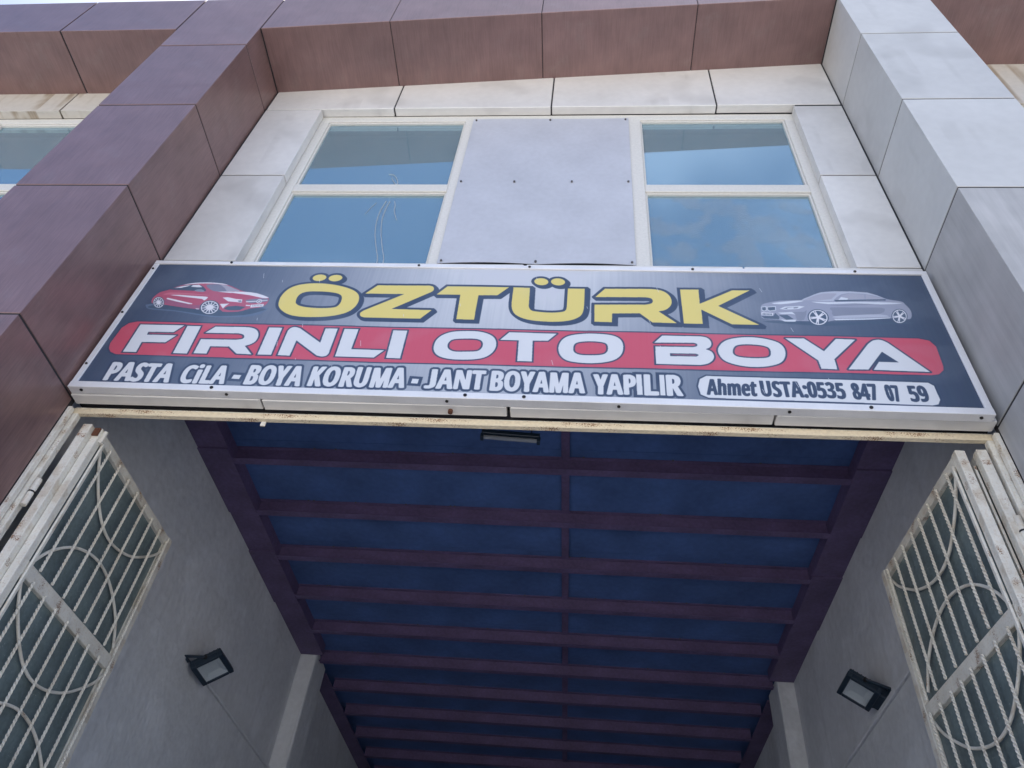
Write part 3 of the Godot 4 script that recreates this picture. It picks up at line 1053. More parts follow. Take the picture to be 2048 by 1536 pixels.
func build_floodlight(side: int) -> void:
	var s := float(side)
	var at := Vector3(-2.33, 4.037, -3.233) if side < 0 else Vector3(2.33, 4.15, -3.228)
	var label := "unlit black floodlight on a triangular bracket on the wall near the rusty gate" if side < 0 else "unlit black floodlight with a deep housing over the wall ledge"
	var f := thing("floodlight", label, "floodlight", at, "floodlights on the hall walls")
	# local x runs from the wall up into the room, local y is the back of the lamp, local z goes along the wall
	var tilt := 0.58
	var e1 := Vector3(-s * cos(tilt), sin(tilt), 0)
	var up := Vector3(s * sin(tilt), cos(tilt), 0)
	var turn := Basis(e1, up, e1.cross(up))
	f.basis = turn
	var a := 0.235
	var c := 0.29
	var m: Material = M.black_housing
	# housing: a shallow tray open towards the floor
	var st := SurfaceTool.new()
	st.begin(Mesh.PRIMITIVE_TRIANGLES)
	for q in [[-a / 2, -a / 2 + 0.035, -c / 2, c / 2], [a / 2 - 0.035, a / 2, -c / 2, c / 2], [-a / 2 + 0.035, a / 2 - 0.035, -c / 2, -c / 2 + 0.032], [-a / 2 + 0.035, a / 2 - 0.035, c / 2 - 0.032, c / 2]]:
		add_block(st, corners(Vector3(q[0], -0.006, q[2]), Vector3(q[1], 0.035, q[3])), 0.004)
	add_block(st, corners(Vector3(-a / 2 + 0.004, 0.034, -c / 2 + 0.004), Vector3(a / 2 - 0.004, 0.06, c / 2 - 0.004)), 0.006)
	for k in 7:
		var x := -a / 2 + 0.03 + k * 0.029
		add_block(st, corners(Vector3(x, 0.058, -c / 2 + 0.03), Vector3(x + 0.006, 0.078, c / 2 - 0.03)), 0.001)
	place(f, "housing", finish(st), m)
	# reflector dish behind the glass, and the glass
	var rs := SurfaceTool.new()
	rs.begin(Mesh.PRIMITIVE_TRIANGLES)
	var ra := a / 2 - 0.036
	var rc := c / 2 - 0.033
	var o := [Vector3(-ra, 0.001, -rc), Vector3(ra, 0.001, -rc), Vector3(ra, 0.001, rc), Vector3(-ra, 0.001, rc)]
	var n := []
	for v in o:
		n.append(Vector3(v.x * 0.55, 0.03, v.z * 0.6))
	for k in 4:
		quad(rs, o[k], o[(k + 1) % 4], n[(k + 1) % 4], n[k], Vector3(0, -1, 0))
	quad(rs, n[0], n[1], n[2], n[3], Vector3(0, -1, 0))
	place(f, "reflector", finish(rs), M.reflector)
	place(f, "lens", box_mesh(Vector3(2 * ra, 0.003, 2 * rc), 0.0), M.lamp_glass, Vector3(0, -0.0015, 0))
	# bracket: two arms from the ends of the lamp to a strap on the wall
	var wall := (Vector3(s * 2.5, at.y + (0.02 if side < 0 else -0.03), at.z) - at) * turn
	var strap := (Basis(Vector3(1, 0, 0), Vector3(0, 1, 0), Vector3(0, 0, 1))) as Basis
	for k in [-1.0, 1.0]:
		var p := Vector3(0.0, 0.03, k * (c / 2 + 0.008))
		var w := wall + Vector3(0, 0, -k * s * 0.0 + k * (c / 2 + 0.008))
		place(f, "bracket_arm", tube_mesh([p, w], 0.011, 6), m)
		var back := Vector3(-a / 2, 0.05, k * (c / 2 + 0.008))
		place(f, "bracket_arm", tube_mesh([back, w], 0.008, 6), m)
		place(f, "pivot_bolt", disc_mesh(0.016, 0.012, 2), M.screw, p)
	place(f, "bracket_strap", tube_mesh([wall + Vector3(0, 0, -c / 2 - 0.012), wall + Vector3(0, 0, c / 2 + 0.012)], 0.012, 6), m)
	if side > 0:
		place(f, "control_box", box_mesh(Vector3(0.1, 0.07, 0.2), 0.006), m, Vector3(-a / 2 - 0.045, 0.05, 0))


func build_batten() -> void:
	var t := thing("tube_light", "short unlit tube light hanging behind the rusty gateway head", "tube light", Vector3(-0.05, 4.60, -1.16))
	t.rotation = Vector3(0, 0.05, -0.02)
	box(t, "body", Vector3(-0.17, 0.0, -0.02), Vector3(0.17, 0.03, 0.02), M.black_housing, 0.004)
	place(t, "tube", tube_mesh([Vector3(-0.165, -0.016, 0), Vector3(0.165, -0.016, 0)], 0.013, 10), M.tube_glass)
	for x in [-0.165, 0.165]:
		box(t, "end_cap", Vector3(x - 0.01, -0.032, -0.018), Vector3(x + 0.01, 0.002, 0.018), M.black_housing, 0.002)
	for x in [-0.12, 0.12]:
		place(t, "hanger", tube_mesh([Vector3(x, 0.028, 0), Vector3(x, 0.72, 0)], 0.003, 6), M.screw)


# ---------------------------------------------------------------- outlines of the printing, in units of 1/2048 of the sheet's width

const NAME := [
	[[[398.3,166.1], [396.7,159], [395.5,151], [395,143], [395.3,135.4], [396.3,127.9], [398.1,120.5], [400.6,113], [403.9,105.6], [408.3,99], [413.7,93.4], [420.1,88.6], [427.5,84.6], [436.1,81.4], [445.6,79], [455.7,77.3], [466.3,76.2], [477.3,75.7], [489,75.9], [501.6,77], [514.8,78.9], [527.3,81.3], [538.8,84.2], [549.7,87.5], [559.7,91.1], [568.9,95.1], [577.1,99.3], [584.3,103.7], [590.3,108.3], [595.2,113], [599.2,118], [602.4,123.1], [604.6,128.5], [606.3,134.3], [607.5,140.8], [608,147.8], [607.9,154.7], [607,161.6], [605.4,168.5], [603,175], [600,181.3], [596.2,187.3], [591.2,192.8], [584.9,197.7], [577.3,202], [568.9,205.8], [559.7,209.1], [549.7,211.9], [539.2,214.1], [528.1,215.7], [516.5,216.6], [504.9,217.2], [492.8,217.4], [480.7,217.2], [469.4,216.3], [459.3,214.8], [450.2,212.7], [441.7,209.8], [433.7,206], [426.4,201.5], [419.9,196.6], [414.2,191.6], [409.3,186.3], [405.3,181.1], [402.2,176.3], [400,171.6]], [[442.2,157.1], [441.1,151.8], [440.3,145.4], [440.2,139.1], [441,133.1], [442.6,127.3], [445.2,122.3], [448.9,118.6], [453.7,115.7], [459.3,113.5], [465.9,112], [473.4,111.2], [481.8,110.8], [491.4,110.8], [501.9,111.2], [512,112], [521.9,113.1], [531.4,114.6], [539.6,116.5], [546,119], [551.1,122], [555.1,125.5], [557.9,129.1], [559.7,133.3], [560.9,138.2], [561.9,144.7], [562.3,151.9], [561.8,158.6], [560.3,164.5], [558,169.8], [554.4,174], [549.5,176.6], [543.5,178], [536.3,179.1], [527.6,180], [517.6,180.4], [507.6,180.5], [497.4,180], [487,179.1], [477.6,177.9], [469.5,176.2], [462.3,174.1], [456.4,171.9], [451.9,169.6], [448.6,167.1], [446.1,164.6], [444.2,162.5], [443.1,160.4]]],
	[[[495.4,47.4], [496,50.6], [495.6,53.9], [494.4,57], [492.2,59.8], [489.3,62.2], [485.9,64], [481.9,65.2], [477.8,65.7], [473.6,65.4], [469.6,64.4], [466,62.8], [462.9,60.6], [460.5,57.9], [459,54.9], [458.4,51.7], [458.7,48.4], [460,45.3], [462.1,42.5], [465,40], [468.5,38.2], [472.4,37], [476.6,36.5], [480.8,36.8], [484.9,37.8], [488.5,39.4], [491.6,41.7], [493.9,44.4]]],
	[[[539.9,47.9], [540.4,51.2], [540,54.4], [538.7,57.5], [536.5,60.3], [533.6,62.7], [530.1,64.5], [526.2,65.6], [522,66.1], [517.9,65.9], [513.9,64.9], [510.3,63.3], [507.3,61.1], [505,58.4], [503.5,55.4], [502.9,52.2], [503.3,48.9], [504.6,45.8], [506.7,43], [509.6,40.6], [513.2,38.7], [517.1,37.5], [521.3,37.1], [525.5,37.3], [529.5,38.3], [533.1,39.9], [536.1,42.2], [538.4,44.9]]],
	[[[618.4,115.9], [644.2,79.3], [782.4,76.6], [784.4,77.2], [787.4,77.9], [790.4,79], [792.9,80.6], [794.6,82.8], [796.1,85.7], [797.1,88.7], [797.6,91.5], [797.6,94.1], [797.1,96.6], [796.2,99.1], [794.7,101.5], [792.2,104.2], [788.8,107], [785.6,109.5], [783.4,111.2], [701,177], [805.8,178.8], [781.9,213.6], [637.5,213.4], [635.6,212.8], [632.8,211.9], [629.9,210.7], [627.6,208.9], [625.8,206.4], [624.4,203.3], [623.5,199.9], [623.5,196.8], [624.7,193.5], [627,190.2], [629.4,187.2], [631,185.2], [722.4,114.5]]],
	[[[808,114.1], [831.7,79], [994.6,78.8], [967.7,113.7], [918.6,115.1], [918.8,214], [874.1,213.6], [870.6,113.9]]],
	[[[1006.2,79], [1049.4,79.4], [1051.8,156.5], [1052.7,159.8], [1054.2,164.5], [1056.4,168.6], [1058.9,171.5], [1062.2,173.7], [1068.6,175.6], [1080.2,177.3], [1095,178.7], [1108.6,179.2], [1120.3,178.3], [1130.9,176.6], [1139,174.4], [1143.4,171.9], [1145.3,169.1], [1146.6,165.9], [1147.5,161.6], [1147.8,156.9], [1147.9,153.6], [1148.2,78.8], [1191.7,79.1], [1191.2,157.2], [1190.5,163.8], [1189.3,173.1], [1187.3,181.6], [1184.6,187.7], [1181.1,192.9], [1176.2,197.7], [1169.7,202.3], [1161.8,206.5], [1152.5,209.8], [1141.7,212.3], [1129.5,213.9], [1116.6,214.8], [1102.5,214.8], [1087.7,214.1], [1074.1,212.8], [1062.7,211], [1052.5,208.6], [1043.2,205.3], [1034.6,201.1], [1026.9,196], [1020.6,190.2], [1015.9,183.3], [1012.5,175.6], [1010,167.6], [1008.3,158.6], [1007.6,149.4], [1007.1,142.9]]],
	[[[1095.9,52.9], [1095.5,56.3], [1094.2,59.4], [1092,62.2], [1089.2,64.4], [1085.7,66], [1081.8,66.9], [1077.7,67.1], [1073.6,66.4], [1069.6,65.1], [1066,63.1], [1063,60.5], [1060.7,57.4], [1059.2,54.1], [1058.6,50.7], [1058.9,47.3], [1060.2,44.1], [1062.3,41.3], [1065.2,39], [1068.7,37.4], [1072.6,36.5], [1076.8,36.3], [1081,37], [1084.9,38.4], [1088.5,40.4], [1091.6,43.1], [1093.9,46.1], [1095.3,49.5]]],
	[[[1139.6,52.3], [1139.2,55.7], [1137.8,58.8], [1135.6,61.6], [1132.7,63.8], [1129.3,65.4], [1125.4,66.3], [1121.3,66.4], [1117.2,65.8], [1113.2,64.4], [1109.7,62.4], [1106.7,59.8], [1104.5,56.8], [1103,53.5], [1102.5,50], [1102.9,46.6], [1104.2,43.5], [1106.3,40.7], [1109.3,38.4], [1112.8,36.8], [1116.7,35.9], [1120.8,35.7], [1125,36.4], [1128.9,37.8], [1132.5,39.8], [1135.5,42.4], [1137.7,45.5], [1139.1,48.8]]],
	[[[1218.8,113.1], [1243.4,78.2], [1347.7,76.4], [1354.3,76.5], [1363.6,76.7], [1372.4,77.8], [1380.1,79.8], [1387.3,82.6], [1393.6,86.4], [1398.8,91.3], [1403.1,97.2], [1406.5,103.7], [1408.9,110.9], [1410.3,118.6], [1410.7,126], [1410,133], [1408.3,139.6], [1405.7,145.8], [1402.1,151.4], [1397.7,156.6], [1392.9,160.7], [1387,163.7], [1380.6,165.7], [1376.1,167], [1418.2,211], [1359.4,210.6], [1329.4,176.1], [1261.8,178.3], [1260.8,212.4], [1217.9,211.5], [1217.6,144.1], [1345.5,141.2], [1349.5,140], [1355,138.2], [1359.4,135.9], [1361.8,133.1], [1363.2,129.8], [1363.7,126.4], [1363.3,122.6], [1361.9,118.7], [1359.5,115.6], [1355.4,113.6], [1350.3,112.3], [1346.6,111.5]]],
	[[[1434.7,76], [1480.9,74.7], [1479.5,132.9], [1564.8,75.3], [1609,74.1], [1524.2,139.6], [1614.7,210.2], [1549.9,210.1], [1481.3,155.7], [1480.3,211.2], [1434.8,211.4]]],
]
const TRADE := [
	[[[63.7,365.5], [62.5,261.2], [179.9,260.3], [162.2,288.1], [96.2,289], [97.1,299.8], [175,299.5], [157.2,327.1], [95.8,327.9], [98,365.6]]],
	[[[192.9,365.3], [188.7,261.9], [224.4,262.2], [228.8,365.3]]],
	[[[245.2,286.7], [263.1,261.9], [336.6,260.9], [342.9,261.2], [351.7,261.9], [359.9,263.4], [366.2,266], [371.9,269.4], [376.7,273.8], [380.7,279.2], [383.9,285.6], [386,292.2], [387.1,299.3], [387,306.7], [386.1,313], [384,317.8], [381,321.5], [377.5,324.7], [373,327.8], [368,330.3], [364.5,332], [391.9,362.3], [352.8,360.7], [325.2,335.7], [277,336.5], [277.9,363.5], [244.6,363.4], [243.5,311.1], [334.7,309.8], [338.9,309], [344.7,307.7], [349.2,306], [351,303.7], [351.5,300.9], [351.1,298.1], [350,295.2], [347.9,292.3], [345.1,289.9], [340.9,288], [336,286.6], [332.5,285.6]]],
	[[[406.4,362.7], [403.7,261], [438.1,261.3], [441,362.7]]],
	[[[457.4,363], [455.7,272], [456.8,269], [458.3,264.9], [460.4,261.5], [463.2,259.3], [466.5,257.8], [470.3,257.3], [475.1,258.3], [480.4,260.2], [484.2,261.6], [550.4,314], [549.9,260.4], [581.1,259.8], [581.8,351.8], [581.1,354.3], [580,357.8], [578.1,360.7], [575,362.5], [571.1,363.7], [567,364.1], [562.3,363.4], [557.4,361.8], [554,360.7], [488.4,308], [488.2,364]]],
	[[[600.2,362], [598.3,260.1], [634.1,259.9], [633.4,334.4], [715,335], [695.4,361.9]]],
	[[[725.1,361.7], [722.6,260.7], [758,260.9], [759.3,362.6]]],
	[[[833.9,322.7], [833.4,314], [833.9,304.5], [835.5,295.8], [838.4,288.4], [842.4,281.7], [847.5,275.8], [853.8,270.6], [861.2,266.1], [869.8,262.6], [879.9,260.3], [891.2,259], [902.5,258.3], [913.9,257.9], [925.4,258], [935.9,259], [945.2,261], [953.5,263.8], [961,267.3], [967.5,271.4], [973,276.2], [977.5,281.8], [980.8,288.5], [983.1,296.1], [984.2,304], [984.3,312.1], [983.2,320.4], [980.9,328.3], [977.4,335.7], [972.6,342.5], [967,348.3], [960.6,352.7], [953.3,356], [944.9,358.6], [935.2,360.5], [924.3,361.7], [913.4,362.3], [902.4,362.6], [891.4,362.3], [881.2,361.4], [872.1,359.8], [863.9,357.5], [856.7,354.6], [850.7,351.1], [845.7,347], [841.5,342.2], [838,336.5], [835.5,330]], [[866.6,312.6], [866.6,308], [867.4,303.3], [869.1,299.1], [871.4,295.5], [874.7,292.2], [879.7,289.7], [887.4,288.1], [896.8,287.1], [906.3,286.5], [915.7,286.2], [925.2,286.2], [933.3,286.9], [939.3,288.6], [944,291], [947.6,294.1], [950,298.1], [951.4,302.7], [952.1,307.3], [952.1,311.9], [951.3,316.5], [949.8,320.7], [947.8,324.7], [945,328.3], [940.1,331.1], [932.2,332.7], [922.3,333.4], [912.6,333.9], [903.2,334.4], [893.9,334.7], [886,334], [880,332], [875.2,329.1], [871.5,325.7], [868.9,321.7], [867.3,317.2]]],
	[[[991.9,288], [1011.5,259.2], [1127.7,259.3], [1107.9,286.2], [1070.9,287.5], [1074,361.4], [1039.6,361.8], [1037.2,287.8]]],
	[[[1134.1,314], [1134.3,305.7], [1135.6,297.3], [1137.9,289.6], [1141.1,282.7], [1145.2,276.5], [1150.4,271.3], [1156.5,267.2], [1163.7,264], [1172.1,261.5], [1182,259.3], [1193,257.7], [1204.4,256.7], [1216.2,256.5], [1228.4,256.9], [1239.6,257.8], [1249.4,259.1], [1258.2,260.9], [1265.9,263.7], [1272.4,267.5], [1277.6,272.3], [1281.8,277.9], [1284.7,284.4], [1286.5,291.8], [1287.3,299.7], [1287.2,308.4], [1286.2,317.4], [1284.1,325.8], [1280.8,333.2], [1276.5,339.8], [1271.1,345.5], [1264.7,350.1], [1257.3,353.8], [1248.5,356.8], [1238.1,359.4], [1226.4,361.2], [1214.8,362.3], [1203.1,362.5], [1191.5,361.9], [1180.8,360.7], [1171.2,359.2], [1162.5,357.2], [1155,354.1], [1148.9,349.6], [1144,344], [1140,337.6], [1137,330.3], [1135,322.2]], [[1169.3,312.7], [1169.4,307.5], [1170.2,302], [1171.7,297.3], [1174,293.8], [1177.1,291.1], [1181.7,289], [1188.3,287.1], [1196.4,285.8], [1204.9,285], [1213.8,284.9], [1223,285.3], [1231,286.3], [1237.6,287.7], [1242.9,289.5], [1247,292.4], [1249.6,296.8], [1250.9,302.2], [1251.3,307.6], [1251.2,312.9], [1250.3,318.2], [1248.5,322.8], [1245.9,326.5], [1242.3,329.5], [1237.1,331.8], [1229.6,333.5], [1220.6,334.4], [1211.5,334.9], [1202.5,335.1], [1193.4,334.8], [1185.8,333.7], [1180.1,331.7], [1175.8,328.9], [1172.6,325.6], [1170.6,321.8], [1169.6,317.4]]],
	[[[1360.7,285.3], [1380.6,258.8], [1471.2,257.9], [1475.1,258.7], [1480.5,259.9], [1485.2,261.9], [1488.4,264.9], [1490.9,268.6], [1492.7,272.7], [1493.8,276.9], [1494.1,281.5], [1493.8,285.8], [1492.8,289.8], [1491.2,293.6], [1489.1,296.8], [1486.1,299.4], [1482.6,301.4], [1480.1,302.7], [1480,304], [1483.4,305.8], [1488.1,308.4], [1491.9,311.8], [1494.2,316.1], [1495.6,321.3], [1496.1,326.5], [1495.7,331.5], [1494.2,336.6], [1492,341.3], [1488.7,345.8], [1484.5,350], [1479.8,353.4], [1473.9,356], [1467.4,357.8], [1462.8,359], [1361.8,359.6], [1362.4,299.2], [1451,297.3], [1453.6,296.5], [1457.1,295.2], [1459.8,293.5], [1460.9,291.1], [1461.2,288.1], [1460.4,285.7], [1458,284], [1454.6,282.8], [1452.2,282]], [[1395.3,321.7], [1454.9,320.4], [1457,321.5], [1460,323.1], [1461.5,324.8], [1460.2,326.8], [1457.5,329], [1455.4,330.5], [1395.3,331.5]]],
	[[[1506.7,308.9], [1508,300.3], [1511.2,292.2], [1515.3,284.9], [1520,278.5], [1525.7,273], [1532.5,268.2], [1540.6,264.4], [1549.8,261.5], [1559.5,259.2], [1569.5,257.5], [1580.1,256.5], [1590.9,256.5], [1602.2,257.6], [1613.8,259.6], [1624.5,262.3], [1634.1,265.7], [1642.9,269.8], [1650,274.8], [1655,280.9], [1658.4,287.9], [1660.3,295.5], [1660.8,303.9], [1659.9,313], [1657.9,321.4], [1655.1,329], [1651.3,336.1], [1646.4,342.2], [1640.3,347], [1633,350.8], [1624.7,354], [1615.2,356.8], [1604.6,358.9], [1594.1,360.2], [1584.1,360.7], [1574.2,360.4], [1564.4,359.3], [1554.4,357.5], [1544.4,354.8], [1535.4,351.4], [1527.5,347.6], [1520.7,343.1], [1515.1,337], [1510.8,328.5], [1507.8,318.5]], [[1540.9,307.7], [1542.1,302.2], [1544.3,296.5], [1547.1,291.7], [1550.5,288.4], [1554.6,286.1], [1559.9,284.4], [1567.1,283.1], [1575.4,282.5], [1584.1,282.4], [1593.3,283], [1602.9,284], [1611,285.7], [1617,287.9], [1621.7,290.6], [1625.1,294.1], [1626.9,298.9], [1627.4,304.4], [1627.2,309.7], [1626.5,314.8], [1625,319.7], [1622.5,323.8], [1618.9,326.4], [1614.3,328.2], [1608.3,329.4], [1600.3,330.2], [1590.8,330.5], [1581.4,330.4], [1572,330], [1562.6,329.2], [1554.8,327.8], [1549.4,326], [1545.6,323.6], [1542.9,320.6], [1541.2,316.8], [1540.6,312.4]]],
	[[[1667.9,258.1], [1710.6,257.7], [1748.1,301.6], [1783.7,256.8], [1827.3,257.9], [1766,328.5], [1765.7,362.4], [1731.1,361.3], [1729.4,334]]],
	[[[1790.2,361.5], [1852.4,272.9], [1856.2,268.9], [1861.6,263.5], [1867.3,259.2], [1873.1,256.8], [1879.1,255.6], [1884.8,255.9], [1890.3,258.6], [1895.5,262.8], [1899,266], [1966.4,361.9], [1845.3,360.3], [1863.1,332.9], [1906.8,333.2], [1878,297.9], [1834.2,359.8]]],
]
const WORDS := [
	["PASTA",61.4,467.4,222,468.4,64.9,-9],
	["CiLA",248.9,467.3,357.2,466.3,64.7,-7.3],
	["-",371.3,447.9,390.5,448.9,13.5,1.5],
	["BOYA",407.5,465.4,540.5,466.8,66,-4.7],
	["KORUMA",561,465.1,785.7,461.5,66.2,-2.4],
	["-",800.9,446,816.6,447,15.4,0.8],
	["J",835.2,461,857.8,460.9,62.8,-9.3],
	["ANT",862,461.1,969.8,460.2,63,-1.4],
	["BOYAMA",986.3,462.6,1198.6,461.5,65.6,-2],
	["YAP",1220.3,463.7,1312.8,462.1,64.4,-3.6],
	["I",1316,462.4,1328.3,462.2,65.7,-1.3],
	["L",1333.6,462.8,1362,462,66.1,0],
	["I",1367,462.1,1378.2,462.1,65.9,-0.2],
	["R",1383.3,462.2,1416,461.2,65.9,0.8],
]
const PHONE := [
	["Ahmet",1469.6,455.6,1576.3,455.3,52.2,11.4],
	["USTA:",1588.3,455.9,1686.3,455.9,50.3,1.3],
	["0535",1688.5,455.8,1765.9,456.7,51.2,6.2],
	["847",1783,457,1834.6,456.9,51.2,3.8],
	["07",1854.5,458.1,1881.1,459,50.8,1.7],
	["59",1902.5,458.1,1940,458,50.7,3.5],
]
